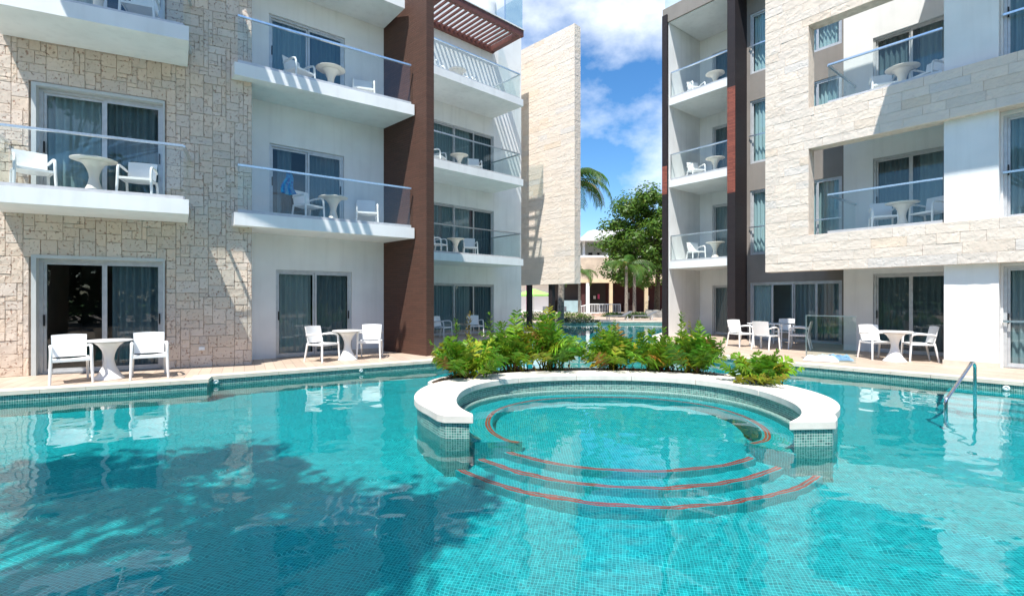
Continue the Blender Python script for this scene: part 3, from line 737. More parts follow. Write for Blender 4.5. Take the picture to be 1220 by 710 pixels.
# bench
bi = [sup(1.52, 7.10, 1.80, 1.62, R(-60 + 300 * i / 90), 2.2) for i in range(91)]
bi = [(2.80, 6.02)] + [p for p in bi if p[1] > 6.12] + [(.13, 6.10)]
bi = resample(bi, 60); bo = []
wr = resample([(3.11, 5.58)] + wi[3:-3] + [(-.44, 6.08)], 60)
bo = [(p[0] + (p[0] - CX0) * .01, p[1] + (p[1] - CY0) * .01) for p in wr]
ZB = -.51
ringprism(bi, bo, .2, ZB + zz, 'tile', 'bench')
def strip(pts, z, w, name='edge_line', mat='red_line'):
    mb = MB()
    for i in range(len(pts) - 1):
        a, b_ = Vector(L_(pts[i])), Vector(L_(pts[i + 1])); d = (b_ - a).normalized(); nn = Vector((-d.y, d.x)) * w / 2
        for s in (-1, 1):
            c = nn * s * 1.05
            q = [a + c + nn * .8, a + c - nn * .8, b_ + c - nn * .8, b_ + c + nn * .8]
            mb.face([(v.x, v.y, z) for v in q[::-1]])
    return mb.build(name, mat, isl)
bl = [(p[0] + (p[0] - 1.52) * .035, p[1] + (p[1] - 7.1) * .035 + .0) for p in bi]
strip(bl, ZB + zz + .004, .036)
# floor of the bay and three outward steps
mb = MB(); mb.prism([L_(pol(1.78, 2 * math.pi * i / 48)) for i in range(48)], 0.002, -.905 + zz); mb.build('bay_floor', 'tile', isl)
def circ3(a, b_, c):
    A = Matrix(((b_[0] - a[0], b_[1] - a[1]), (c[0] - a[0], c[1] - a[1]))); r = Vector(((b_[0] ** 2 - a[0] ** 2 + b_[1] ** 2 - a[1] ** 2) / 2, (c[0] ** 2 - a[0] ** 2 + c[1] ** 2 - a[1] ** 2) / 2))
    o = A.inverted() @ r; return o.x, o.y, math.dist((o.x, o.y), a)
for k, (pts, z) in enumerate([([(-.12, 6.10), (1.30, 5.42), (2.81, 5.81)], -.9), ([(-.42, 6.04), (1.30, 5.17), (3.14, 5.72)], -1.1), ([(-.74, 5.98), (1.30, 4.92), (3.44, 5.57)], -1.3)]):
    ox, oy, rr = circ3(*pts); aL = math.atan2(pts[0][1] - oy, pts[0][0] - ox); aR = math.atan2(pts[2][1] - oy, pts[2][0] - ox)
    if aL > 0: aL -= 2 * math.pi
    if aR > 0: aR -= 2 * math.pi
    arc = [(ox + rr * math.cos(aL + (aR - aL) * i / 40), oy + rr * math.sin(aL + (aR - aL) * i / 40)) for i in range(41)]
    poly = arc + [(arc[-1][0] + .1, 6.35), (arc[0][0] - .05, 6.5)]
    mb = MB(); mb.prism([L_(p) for p in poly], .002 * (k + 1), z + zz); mb.build('step', 'tile', isl)
    ins = [(ox + (p[0] - ox) * (rr - .05) / rr, oy + (p[1] - oy) * (rr - .05) / rr) for p in arc]
    strip(ins, z + zz + .004, .038)
# planter
pa = [R(18) + R(142) * i / 40 for i in range(41)]
pin = [ell_out(a, -.02) for a in pa]; pout = [ell_out(a, .60 * math.sin((a - pa[0]) / (pa[-1] - pa[0]) * math.pi) ** .45 + .01) for a in pa]
ringprism(pin, pout, .0, .005 + zz, 'soil', 'soil_bed')
kin = [(p[0], p[1]) for p in pout]; kout = [(p[0] + (p[0] - CX0) * .022, p[1] + (p[1] - CY0) * .022) for p in pout]
ringprism(kin, kout, .0, .03 + zz, 'coping', 'planter_kerb', .01)
for o in [x for x in bpy.data.objects if x.parent is isl] + [shell]: o.cycles.is_caustics_receiver = True

# steps under the grab rail at the right
WR = Wing((9.03, 8.88), (2.63, -2.77)); st = MB()
for k, (d, z) in enumerate(((.45, -.5), (.85, -.75), (1.25, -1.0), (1.65, -1.25))):
    P = [WR.world(-1.0, -.0), WR.world(3.5, 0.0), WR.world(3.5, -d), WR.world(-1.0, -d)]
    q = [(p[0], p[1]) for p in P]; q = q if area(q) > 0 else q[::-1]
    st.prism(q, ZF + .002 * (k + 1), z)
so = tag(st.build('pool_steps', 'tile'), 'submerged mosaic steps along the right pool edge', 'steps'); so.cycles.is_caustics_receiver = True
# grab rail
gr = MB(); p0 = Vector((6.35, 7.37, 0)); p1 = Vector((7.17, 7.80, 0)); pts = []
pts += [(p0.x, p0.y, -1.3), (p0.x, p0.y, -.10)]
a = Vector((p0.x, p0.y, -.06)); b_ = Vector((p1.x, p1.y, .44)) - (p1 - p0).normalized() * .10
pts += [(p0.x + .012, p0.y + .006, -.04), tuple(a.lerp(b_, .06)), tuple(a.lerp(b_, .5)), tuple(a.lerp(b_, .92))]
for t in range(0, 91, 18):
    q = Vector((p1.x, p1.y, 0)) - (p1 - p0).normalized() * .10 * (1 - math.sin(R(t))); pts.append((q.x, q.y, .36 + .085 * math.cos(R(t))))
pts += [(p1.x, p1.y, .2), (p1.x, p1.y, -1.3)]
tag(gr.__class__ and (gr.tube(pts, .023, 12), gr.build('grab_rail', 'chrome', smooth=True))[1], 'bent steel grab rail rising from the water at right', 'rail')
# pool wall fittings
def fitting(x, y, z, nx, ny, label, r=.05):
    mb = MB(); mb.lathe([(0, .02), (r * .45, .02), (r * .5, .012), (r * .6, .03), (r, .02), (r, 0)], 18)
    o = mb.build('pool_inlet', 'ivory', smooth='auto'); o.location = (x, y, z)
    o.rotation_euler = Vector((nx, ny, 0)).to_track_quat('Z', 'Y').to_euler(); tag(o, label, 'pool inlet', 'round inlets in the pool wall')
def on_edge(px, z, P, Q, off=.002):
    W = Wing(P, (Q[0] - P[0], Q[1] - P[1])); x = W.x_at(px, 0); X, Y, _ = W.world(x, -off); return X, Y, z, -W.w[0], -W.w[1]
X, Y, z, nx, ny = on_edge(257, -.15, (-5.75, 9.60), (-1.85, 12.17)); fitting(X, Y, z, nx, ny, 'white round inlet below the stone wall corner, leftmost one')
X, Y, z, nx, ny = on_edge(430, -.15, (-5.75, 9.60), (-1.85, 12.17)); fitting(X, Y, z, nx, ny, 'white round inlet below the chairs of middle wing', .04)
X, Y, z, nx, ny = on_edge(1199, -.17, (6.4, 11.65), (9.03, 8.88)); fitting(X, Y, z, nx, ny, 'white round inlet beyond the steel grab rail, rightmost one')

# ================================================================== furniture
def make_chair():
    root = empty('armchair', (0, 0, 0))
    s = MB(); # seat, slightly dished, front at -y
    n = 6; vs = []; fs = []
    for j in range(n + 1):
        for i in range(n + 1):
            x = -.24 + .48 * i / n; y = -.25 + .47 * j / n; z = .435 - .018 * math.sin(math.pi * i / n) - .012 * j / n - (.012 if j == 0 else 0); vs.append((x, y, z))
    m0 = len(vs); vs += [(v[0], v[1], v[2] - .022) for v in vs]
    for j in range(n):
        for i in range(n):
            a = j * (n + 1) + i; fs.append((a, a + 1, a + n + 2, a + n + 1)); fs.append((m0 + a + n + 1, m0 + a + n + 2, m0 + a + 1, m0 + a))
    for i in range(n): fs.append((i + 1, i, m0 + i, m0 + i + 1)); a = n * (n + 1) + i; fs.append((a, a + 1, m0 + a + 1, m0 + a))
    for j in range(n): a = j * (n + 1); fs.append((a, a + n + 1, m0 + a + n + 1, m0 + a)); a += n; fs.append((a + n + 1, a, m0 + a, m0 + a + n + 1))
    s.add(vs, fs); s.build('seat', 'plastic', root, smooth='auto')
    b = MB(); vs = []; fs = []; nz = 5
    for j in range(nz + 1):
        t = j / nz; z = .44 + .40 * t; yb = .205 + .085 * t
        for i in range(n + 1):
            u = i / n * 2 - 1; x = u * (.235 + .01 * t); vs.append((x, yb + .03 * (1 - u * u) - .0, z - (.012 * u * u if j == nz else 0)))
    m0 = len(vs); vs += [(v[0], v[1] + .02, v[2]) for v in vs]
    for j in range(nz):
        for i in range(n): a = j * (n + 1) + i; fs.append((a, a + 1, a + n + 2, a + n + 1)); fs.append((m0 + a + n + 1, m0 + a + n + 2, m0 + a + 1, m0 + a))
    for i in range(n): fs.append((i + 1, i, m0 + i, m0 + i + 1)); a = nz * (n + 1) + i; fs.append((a, a + 1, m0 + a + 1, m0 + a))
    for j in range(nz): a = j * (n + 1); fs.append((a, a + n + 1, m0 + a + n + 1, m0 + a)); a += n; fs.append((a + n + 1, a, m0 + a, m0 + a + n + 1))
    b.add(vs, fs); b.build('backrest', 'plastic', root, smooth='auto')
    for sx in (-1, 1):
        l = MB(); l.tube([(sx * .285, -.27, 0), (sx * .275, -.255, .25), (sx * .268, -.245, .50)], [.019, .024, .024], 8); l.build('leg', 'plastic', root, smooth='auto')
        l = MB(); l.tube([(sx * .262, .30, 0), (sx * .255, .25, .25), (sx * .25, .215, .44)], [.018, .023, .023], 8); l.build('leg', 'plastic', root, smooth='auto')
        a = MB(); a.tube([(sx * .268, -.245, .50), (sx * .268, -.238, .58), (sx * .268, -.205, .635), (sx * .268, -.12, .655), (sx * .264, .05, .65), (sx * .255, .18, .635), (sx * .248, .25, .62)], [.024, .024, .025, .026, .025, .023, .02], 8)
        a.build('armrest', 'plastic', root, smooth='auto')
    f = MB(); f.box(-.262, .262, -.262, -.238, .385, .428); f.box(-.27, -.245, -.24, .22, .39, .428); f.box(.245, .27, -.24, .22, .39, .428); f.build('seat_frame', 'plastic', root)
    return root
def make_table(mat):
    root = empty('pedestal_table', (0, 0, 0))
    t = MB(); t.lathe([(0, .722), (.345, .722), (.36, .715), (.36, .702), (.33, .692), (.2, .672), (0, .668)], 36); t.build('tabletop', mat, root, smooth='auto')
    p = MB(); p.lathe([(0, 0), (.235, 0), (.242, .008), (.235, .02), (.17, .10), (.115, .20), (.085, .30), (.075, .37), (.085, .45), (.115, .54), (.165, .62), (.23, .67)], 32); p.build('pedestal', mat, root, smooth='auto')
    return root
used = {}
def place(kind, W, x, y, z, face, label, group):
    """face: angle added to the facade direction; 0 looks out of the facade"""
    if kind not in used: used[kind] = make_chair() if kind == 'chair' else make_table({'table': 'table', 'wtable': 'whitetable'}[kind]); o = used[kind]
    else: o = copy_tree(used[kind])
    X, Y, Z = W.world(x, y, z); o.location = (X, Y, Z); o.rotation_euler = (0, 0, W.rz + R(face))
    tag(o, label, 'chair' if kind == 'chair' else 'table', group)
    return o
GC = 'white plastic armchairs'; GT = 'hourglass pedestal tables'
G0 = ZG + .001
def pxd(W, px, d):   # local coordinates of bearing px at distance d
    return W.local((px - 610) / 600 * d, d)
# A ground (distances from the foot pixels)
x, y = pxd(WA, 84, 8.95); place('chair', WA, x, y, G0, 18, 'white armchair at the foot of the stone wall, left of its table', GC)
x, y = pxd(WA, 178, 9.55); place('chair', WA, x, y, G0, 10, 'white armchair at the foot of the stone wall, right of its table', GC)
x, y = pxd(WA, 130, 9.35); place('wtable', WA, x, y, G0, 0, 'white hourglass table on the paving before the stone wall door', GT)
# A level 1
za = 3.352
x = WA.x_at(40, -.62); place('chair', WA, x, -.66, za, 25, 'white armchair on the stone wing balcony, left of the table', GC)
x = WA.x_at(112, -.75); place('table', WA, x, -.75, za, 0, 'beige hourglass table on the lower stone wing balcony', GT)
x = WA.x_at(165, -.66); place('chair', WA, x, -.66, za, -5, 'white armchair on the stone wing balcony, right of the table', GC)
za = 6.702
x = WA.x_at(168, -.70); place('chair', WA, x, -.70, za, -5, 'white armchair on the topmost stone wing balcony cut by the frame', GC)
x = WA.x_at(117, -.70); place('table', WA, x, -.70, za, 0, 'beige pedestal table on the topmost stone wing balcony', GT)
# B
x, y = pxd(WB, 384, 12.05); place('chair', WB, x, y, G0, 28, 'white armchair on the paving below the blue clothes', GC)
x, y = pxd(WB, 414, 12.35); place('wtable', WB, x, y, G0, 0, 'white hourglass table on the paving beside the brown fin', GT)
x, y = pxd(WB, 441, 12.75); place('chair', WB, x, y, G0, -32, 'white armchair on the paving nearest the brown fin', GC)
for z, w in ((3.332, 'lower'), (6.612, 'upper')):
    x = WB.x_at(367 if z < 5 else 356, -.55); place('chair', WB, x, -.55, z, 22, 'white armchair left of the table on the %s middle wing balcony' % w, GC)
    x = WB.x_at(397 if z < 5 else 394, -.6); place('table', WB, x, -.6, z, 0, 'beige hourglass table on the %s balcony of the middle wing' % w, GT)
    x = WB.x_at(437 if z < 5 else 433, -.5); place('chair', WB, x, -.5, z, -20, 'white armchair by the brown fin on the %s middle wing balcony' % w, GC)
# C
for z, pxs, w in ((3.142, (522, 543, 560), 'lowest'), (6.492, (521, 547, 565), 'middle'), (9.842, (519, 545, 558), 'top')):
    place('chair', WC, WC.x_at(pxs[0], -1.0), -1.0, z, 30, 'white armchair left of the table on the %s rear wing balcony' % w, GC)
    place('table', WC, WC.x_at(pxs[1], -1.0), -1.0, z, 0, 'beige table on the %s glazed balcony of the rear wing' % w, GT)
    place('chair', WC, WC.x_at(pxs[2], -.9), -.9, z, -30, 'white armchair right of the table on the %s rear wing balcony' % w, GC)
place('chair', WC, WC.x_at(527, -1.0), -1.0, G0, 20, 'white armchair behind the ferns at the rear wing, left one', GC)
place('chair', WC, WC.x_at(566, -1.0), -1.0, G0, -20, 'white armchair behind the ferns at the rear wing, right one', GC)
# E
for z, w in ((2.982, 'lowest'), (6.312, 'middle'), (9.662, 'top')):
    place('chair', WE, WE.x_at(829, .9), .9, z, 60, 'white armchair on the %s niche balcony of the far right wing' % w, GC)
    place('table', WE, WE.x_at(852, .8), .8, z, 0, 'beige table on the %s niche balcony of the far right wing' % w, GT)
# F balconies
for z, w in ((3.152, 'lower'), (6.552, 'upper')):
    place('chair', WF, WF.x_at(1052, 1.1), 1.1, z, 25, 'white armchair left of the table on the %s limestone wing balcony' % w, GC)
    place('table', WF, WF.x_at(1075, 1.0), 1.0, z, 0, 'beige hourglass table on the %s balcony of the limestone wing' % w, GT)
    place('chair', WF, WF.x_at(1106, 1.2), 1.2, z, -25, 'white armchair right of the table on the %s limestone wing balcony' % w, GC)
# F ground: pair by the door, and the set by the glass screen
x, y = pxd(WF, 1044, 12.6); place('chair', WF, x, y, G0, 50, 'white armchair by the right door, left of the small table', GC)
x, y = pxd(WF, 1066, 12.0); place('wtable', WF, x, y, G0, 0, 'white hourglass table on the shaded terrace by the white column', GT)
x, y = pxd(WF, 1095, 12.1); place('chair', WF, x, y, G0, -60, 'white armchair between the small table and the white column', GC)
for px_, d_, fc, lb in ((882, 15.9, 70, 'white armchair of the four seat set nearest the dark fin'), (912, 15.0, 175, 'white armchair of the four seat set with its back to the pool'), (935, 16.9, 10, 'white armchair of the four seat set facing the pool'), (953, 15.1, -75, 'white armchair of the four seat set beside the glass screen')):
    x, y = pxd(WF, px_, d_); place('chair', WF, x, y, G0, fc, lb, GC)
tb = empty('dining_table', (*[((px_ - 610) / 600 * 15.9) for px_ in (918,)], 15.9, G0), WF.rz)
t = MB(); t.box(-.55, .55, -.42, .42, .71, .735); t.build('tabletop', 'plastic', tb, bevel=.01)
for sx in (-1, 1):
    for sy in (-1, 1): l = MB(); l.tube([(sx * .48, sy * .36, 0), (sx * .48, sy * .36, .71)], .02, 8); l.build('leg', 'plastic', tb)
tag(tb, 'square white dining table on the terrace behind the planter', 'table')
# glass screen with steel frame on the terrace
gs = empty('glass_screen', (*WF.P, 0), WF.rz); tag(gs, 'frameless glass screen standing on the right terrace beside towels', 'screen')
gx0, gy0 = pxd(WF, 961, 12.4); gx1 = gx0 + 1.05
a = MB(); a.box(gx0, gx1, gy0, gy0 + .012, ZG, 1.02); a.build('glass_panel', 'bal_glass', gs)
a = MB(); a.box(gx0 - .02, gx0, gy0 - .01, gy0 + .022, ZG, 1.04); a.box(gx0, gx1, gy0 - .01, gy0 + .022, 1.02, 1.045); a.build('edge_trim', 'steel', gs)
# crumpled towels
def towel(px, d, rad, mat, label, seed):
    r = random.Random(seed); mb = MB(); n = 26; vs = []
    for j in range(n + 1):
        for i in range(n + 1):
            u, v = i / n * 2 - 1, j / n * 2 - 1; e_ = max(0, 1 - max(abs(u), abs(v)) ** 3)
            h_ = (noise.noise(Vector((u * 2.4 + seed, v * 2.4, seed))) * .5 + .5) * .16 + abs(noise.noise(Vector((u * 6, v * 6, seed + 4)))) * .05
            vs.append((u * rad * (1 + .2 * noise.noise(Vector((v * 2, seed, 1)))), v * rad * .6 * (1 + .25 * noise.noise(Vector((u * 2, seed, 5)))), .012 + h_ * min(1, e_ * 1.4)))
    mb.add(vs, [(j * (n + 1) + i, j * (n + 1) + i + 1, (j + 1) * (n + 1) + i + 1, (j + 1) * (n + 1) + i) for j in range(n) for i in range(n)])
    o = mb.build('towel', mat, smooth=True); o.location = ((px - 610) / 600 * d, d, ZG); o.rotation_euler.z = WF.rz + .3
    tag(o, label, 'towel', 'pool towels left on the paving')
towel(978, 12.1, .36, 'towel', 'white crumpled towel lying on the paving by the glass screen', 1)
towel(998, 12.3, .30, 'towelb', 'pale blue crumpled towel lying beside the white towel', 3)
# blue swimwear over the handrail of wing B
sw = MB(); X, Y, Z = (343 - 610) / 600 * 11.72, 11.72, 4.40; n = 12; vs = []
for j in range(n + 1):
    for i in range(n + 1):
        u, v = i / n, j / n; fx = (u - .5) * (.10 + .26 * v) + .03 * math.sin(v * 7); fy = -.045 + .03 * math.sin(u * 14 + v * 3) * v
        if v < .15: fy = -.035
        vs.append((fx, fy, -.56 * v + (.05 * (abs(u - .5) * 2) if j == n else 0)))
sw.add(vs, [(j * (n + 1) + i, (j + 1) * (n + 1) + i, (j + 1) * (n + 1) + i + 1, j * (n + 1) + i + 1) for j in range(n) for i in range(n)])
so = sw.build('swim_clothes', 'swim', smooth=True); so.location = (X, Y, Z); so.rotation_euler.z = WB.rz
md = so.modifiers.new('thick', 'SOLIDIFY'); md.thickness = .008
tag(so, 'bright blue swim clothes hanging over the middle balcony handrail', 'clothes')

# ================================================================== vegetation
def leafcol(r, base, var=.25, odd=None, po=0.):
    if odd and r.random() < po: base = odd
    k = 1 + r.uniform(-var, var); w = r.uniform(-.12, .12)
    return (max(0, base[0] * k * (1 + w)), base[1] * k, max(0, base[2] * k * (1 - w)))
def fern(label, X, Y, h, rad, seed, n=46, low=.35, tall=0):
    r = random.Random(seed); root = empty('philodendron_shrub', (X, Y, .0)); mb = MB(); n = int(n * .80); h *= 1.26; rad *= 1.2
    for k in range(n):
        az = r.uniform(0, 2 * math.pi); lean = r.uniform(.02, 1.0) ** .75
        L0 = h * r.uniform(.62, 1.12) * (1.08 - .42 * lean); reach = rad * lean * r.uniform(.8, 1.15)
        ca, sa = math.cos(az), math.sin(az); ps_ = []; m_ = 12; bx_, by_ = r.gauss(0, .16) * rad, r.gauss(0, .12) * rad; sag = r.uniform(.05, .35) * lean
        for i in range(m_ + 1):
            t = i / m_; z = L0 * (t - sag * t * t * t) ; d = reach * t ** 1.35
            ps_.append(Vector((bx_ + ca * d + .02 * math.sin(t * 3 + k), by_ + sa * d, max(.01, z))))
        rr = r.random(); c = leafcol(r, (.18, .33, .02) if rr < .55 else (.11, .26, .02) if rr < .86 else (.36, .38, .03) if rr < .96 else (.34, .20, .04), .28)
        mb.tube([ps_[i] for i in range(0, m_ + 1, 2)], [.008, .007, .006, .005, .004, .003, .002], 4, (c[0] * .9 + .03, c[1] * .7, c[2]), False)
        tw = r.uniform(-.8, .8); side0 = Vector((-sa, ca, 0)); st_ = r.choice((3, 4, 5))
        for i in range(st_, m_):
            for q in ((0,) if i % 2 else (0, .5)):
                p = ps_[i].lerp(ps_[i + 1], q); d = (ps_[i + 1] - ps_[i]).normalized(); nrm = side0.cross(d).normalized(); sd_ = side0 * math.cos(tw) + nrm * math.sin(tw); nn = sd_.cross(d)
                tt = (i + q - st_) / (m_ - st_); ll = .215 * (h / .85) ** .6 * (math.sin(math.pi * min(1, tt * .80 + .17)) ** .8) * r.uniform(.8, 1.12)
                for s_ in (-1, 1):
                    dr = (sd_ * s_ + d * r.uniform(.45, .9) + nn * r.uniform(-.25, .3)).normalized(); w_ = d * (.017 + .011 * (1 - tt)); mid = p + dr * ll * .5; tip = p + dr * ll - Vector((0, 0, ll * r.uniform(.05, .35)))
                    cc = (c[0] * r.uniform(.8, 1.2), c[1] * r.uniform(.82, 1.18), c[2]); bl_ = nn * r.uniform(-.012, .012)
                    mb.add([p - w_ * .6, p + w_ * .6, mid + w_ * 1.05 + bl_, tip, mid - w_ * 1.0], [(0, 1, 2, 3, 4)], cc)
    mb.build('foliage', 'leaf', root)
    for k in range(6):
        st2 = MB(); a = r.uniform(0, 6.28); q = r.uniform(.0, .2) * rad; st2.tube([(q * math.cos(a), q * math.sin(a), -.03), (q * 1.5 * math.cos(a) + r.uniform(-.04, .04), q * 1.5 * math.sin(a), .20)], [.020, .012], 6); st2.build('stem', 'drystem', root)
    lt = MB()
    for k in range(46):
        a = r.uniform(0, 6.28); q = r.uniform(.05, .6) * rad; c = Vector((q * math.cos(a), q * .6 * math.sin(a), .02 + r.uniform(0, .09)))
        b1 = Vector((r.uniform(-1, 1), r.uniform(-1, 1), r.uniform(-.4, .6))).normalized() * .07; b2 = b1.cross(Vector((0, 0, 1))).normalized() * .022
        lt.add([c - b1, c + b2, c + b1, c - b2], [(0, 1, 2, 3)], leafcol(r, (.16, .075, .04), .5))
    lt.build('dry_leaves', 'leaf', root)
    tag(root, label, 'shrub', 'leafy shrubs along the planter')
fern('bright green lobed shrub at the left end of the planter', -.85, 8.78, .70, .66, 11, 62, tall=0)
fern('large dense shrub with orange leaves, second from left', .05, 9.75, .90, .72, 12, 60)
fern('large dense green shrub in front of the far palm trunk', .75, 9.80, .98, .75, 13, 66)
fern('rounded green shrub at the middle of the planter', 2.02, 9.88, .76, .62, 14, 64)
fern('wide dark green shrub right of the planter middle', 2.85, 9.72, .72, .66, 15, 58)
fern('tangled shrub with brown stems behind the right coping', 3.42, 9.42, .78, .62, 16, 60)
fern('yellow green shrub at the right end of the planter', 4.06, 8.22, .50, .62, 17, 56)
# tall thin seedlings and spires
def spire(label, X, Y, h, seed, base=(.13, .25, .03)):
    r = random.Random(seed); root = empty('tall_seedling', (X, Y, 0)); s = MB(); pts = [(0, 0, -.02)]; x = y = 0
    for i in range(1, 7): x += r.uniform(-.025, .03); y += r.uniform(-.02, .02); pts.append((x, y, h * i / 6))
    s.tube(pts, [.012, .01, .009, .008, .006, .004, .002], 6); s.build('stem', 'bark2', root)
    f_ = MB()
    for k in range(70):
        t = r.uniform(.25, 1); i = min(5, int(t * 6)); p = Vector(pts[i]).lerp(Vector(pts[i + 1]), t * 6 - i if t < 1 else 1); a = r.uniform(0, 6.28)
        d = Vector((math.cos(a), math.sin(a), r.uniform(.3, 1.2))).normalized(); w_ = d.cross(Vector((0, 0, 1))).normalized() * .017; l = r.uniform(.07, .14)
        f_.add([p, p + d * l * .5 + w_, p + d * l, p + d * l * .5 - w_], [(0, 1, 2, 3)], leafcol(r, base, .3))
    f_.build('foliage', 'leaf', root); tag(root, label, 'plant', 'tall seedlings in the planter')
spire('thin tall seedling above the leftmost shrub, left one', -1.02, 9.2, 1.02, 21)
spire('thin brownish spire behind the leftmost shrub, middle one', -.82, 9.35, 1.16, 22, (.20, .16, .05))
spire('thin tall seedling left of the large dense shrub', -.45, 9.5, 1.15, 23)
spire('thin tall seedling rising near the pink column', .30, 10.05, 1.15, 24)
spire('feathery tall seedling before the white niche wing', 3.28, 9.75, 1.14, 25)

def frond(mb, r, base, az, lift, L0, droop, col, w=.42, nl=26, leafw=.02):
    ca, sa = math.cos(az), math.sin(az); ps_ = []; m_ = 14; p = Vector(base); ang = lift
    for i in range(m_ + 1):
        ps_.append(p.copy()); ang -= droop / m_ * (1 + i / m_); p = p + Vector((ca * math.cos(ang), sa * math.cos(ang), math.sin(ang))) * L0 / m_
    mb.tube(ps_, [.03 * (1 - .85 * i / m_) for i in range(m_ + 1)], 4, (col[0] * 1.3 + .02, col[1] * 1.1, col[2]), False)
    side = Vector((-sa, ca, 0))
    for k in range(nl):
        t = .12 + .88 * k / nl; f_ = t * m_; i = min(m_ - 1, int(f_)); p = ps_[i].lerp(ps_[i + 1], f_ - i); d = (ps_[i + 1] - ps_[i]).normalized()
        l = w * L0 / 2.6 * (math.sin(math.pi * (t * .8 + .15)) ** .6) * r.uniform(.85, 1.1)
        for s in (-1, 1):
            dr = (side * s + d * .75).normalized(); m1 = p + dr * l * .5; tip = p + dr * l - Vector((0, 0, l * r.uniform(.45, .95))) ; m1.z -= l * .08
            w_ = d * leafw; cc = (col[0] * r.uniform(.8, 1.2), col[1] * r.uniform(.8, 1.2), col[2])
            mb.add([p - w_ * .5, p + w_ * .5, m1 + w_, m1 - w_], [(0, 1, 2, 3)], cc); mb.add([m1 - w_, m1 + w_, tip], [(0, 1, 2)], cc)
def palm(label, X, Y, hz, r0, L0, nf, seed, lean=(0, 0), z0=ZG, col=(.075, .16, .025), group='palm trees between the wings'):
    r = random.Random(seed); root = empty('palm_tree', (X, Y, z0)); tr = MB(); pts = []; rs = []
    for i in range(13):
        t = i / 12; pts.append((lean[0] * t * t, lean[1] * t * t, -.05 + hz * t)); rs.append(r0 * (1.25 - .45 * t + (.10 if i == 0 else 0)) * (1 + .03 * (i % 2)))
    tr.tube(pts, rs, 12); tr.build('trunk', 'bark', root, smooth=True)
    cr = MB(); top = Vector(pts[-1]); cr.tube([top - Vector((0, 0, .5)), top + Vector((0, 0, .25))], [r0 * 1.0, r0 * .5], 8, (.16, .26, .06))
    for k in range(nf):
        az = 2 * math.pi * k / nf * 2.4 + r.uniform(-.25, .25); lift = r.uniform(.1, 1.25)
        c = leafcol(r, col, .22, (.22, .20, .05), .10)
        frond(cr, r, top, az, lift, L0 * r.uniform(.85, 1.1), r.uniform(1.2, 1.9), c, w=.5, nl=30, leafw=.03 * L0 / 2.5)
    cr.build('crown', 'leaf', root); tag(root, label, 'palm tree', group)
palm('tall palm whose grey trunk stands under the limestone screen wall', 3.1, 32.0, 9.0, .17, 3.6, 22, 31, (.55, .1))
palm('short palm with left arching fronds before the dining hall', 9.65, 42.5, 4.4, .13, 2.8, 12, 32)
palm('slender pale trunked palm right of the short arching palm', 10.45, 43.0, 4.5, .13, 2.4, 11, 33)
palm('small palm half hidden behind the limestone screen wall', 5.75, 43.0, 3.9, .11, 1.9, 14, 34)

def tree(label, X, Y, hz, cr, seed, nleaf=9000, lsize=.16, col=(.055, .115, .02), cz=None, rx=1, ry=1, rz_=.8, trunk_r=.22, group=None, clumps=46, name='broadleaf_tree', z0=ZG, given=None):
    r = random.Random(seed); root = empty(name, (X, Y, z0)); cz = cz or hz - cr * .8
    tr = MB(); tr.tube([(0, 0, -.1), (.1, .05, cz * .4), (.15, -.05, cz * .8), (.2, 0, cz)], [trunk_r * 1.3, trunk_r, trunk_r * .8, trunk_r * .5], 10)
    cl = []
    for k in range(clumps):
        while True:
            p = Vector((r.uniform(-1, 1), r.uniform(-1, 1), r.uniform(-.75, 1)))
            if .35 < p.length < 1: break
        c = Vector((p.x * cr * rx, p.y * cr * ry, cz + p.z * cr * rz_)); cl.append((c, cr * r.uniform(.14, .27)))
        if k % 2 == 0:
            s = Vector((.15, 0, cz * r.uniform(.55, .95))); tr.tube([s, s.lerp(c, .5) + Vector((0, 0, .2)), c], [trunk_r * .35, trunk_r * .2, trunk_r * .08], 6)
    if given:
        cl = [(Vector((gx_ - X, gy_ - Y, cz + .35 * noise.noise(Vector((gx_ * 2, gy_ * 2, 0))))), gr_ * (.8 + .45 * noise.noise(Vector((gx_ * 3, gy_ * 3, 9))))) for gx_, gy_, gr_ in given]
        tr = MB(); tr.tube([(0, 0, -.1), (.1, .05, cz * .4), (.2, .1, cz * .7), (.5, .4, cz * .85)], [trunk_r * 1.3, trunk_r, trunk_r * .8, trunk_r * .5], 10)
        for c, q in cl: s = Vector((.35, .25, cz * r.uniform(.76, .84))); tr.tube([s, s.lerp(c, .5) + Vector((0, 0, .1)), c], [.06, .035, .015], 6)
    tr.build('trunk', 'bark2', root, smooth=True)
    lf = MB(); vs = []; fs = []
    for k in range(nleaf):
        c, q = cl[k % len(cl)]
        d = Vector((r.gauss(0, 1), r.gauss(0, 1), r.gauss(0, 1))).normalized(); p = c + Vector((d.x * q * 1.3, d.y * q * 1.3, d.z * q * .8)) * (r.uniform(.45, 1.08) if not given else r.uniform(.05, 1.75) ** 1.15)
        a = Vector((r.gauss(0, 1), r.gauss(0, 1), r.gauss(0, .5))).normalized(); n_ = (d + Vector((0, 0, .7)) + Vector((r.gauss(0, .4),) * 3)).normalized(); b1 = (a - n_ * a.dot(n_)).normalized() * lsize * r.uniform(.7, 1.2); b2 = n_.cross(b1) * .48
        lf.add([p - b1, p + b2, p + b1, p - b2], [(0, 1, 2, 3)], leafcol(r, col, .35, (.15, .20, .03), .12))
    lf.build('crown', 'leaf', root); tag(root, label, 'tree', group)
tree('dense broadleaf tree rising behind the niche wing and dining hall', 13.2, 46.0, 11.6, 4.6, 41, 26000, .17, col=(.085, .17, .02), cz=6.9, rx=1.1, ry=.8, rz_=1.08, clumps=110)
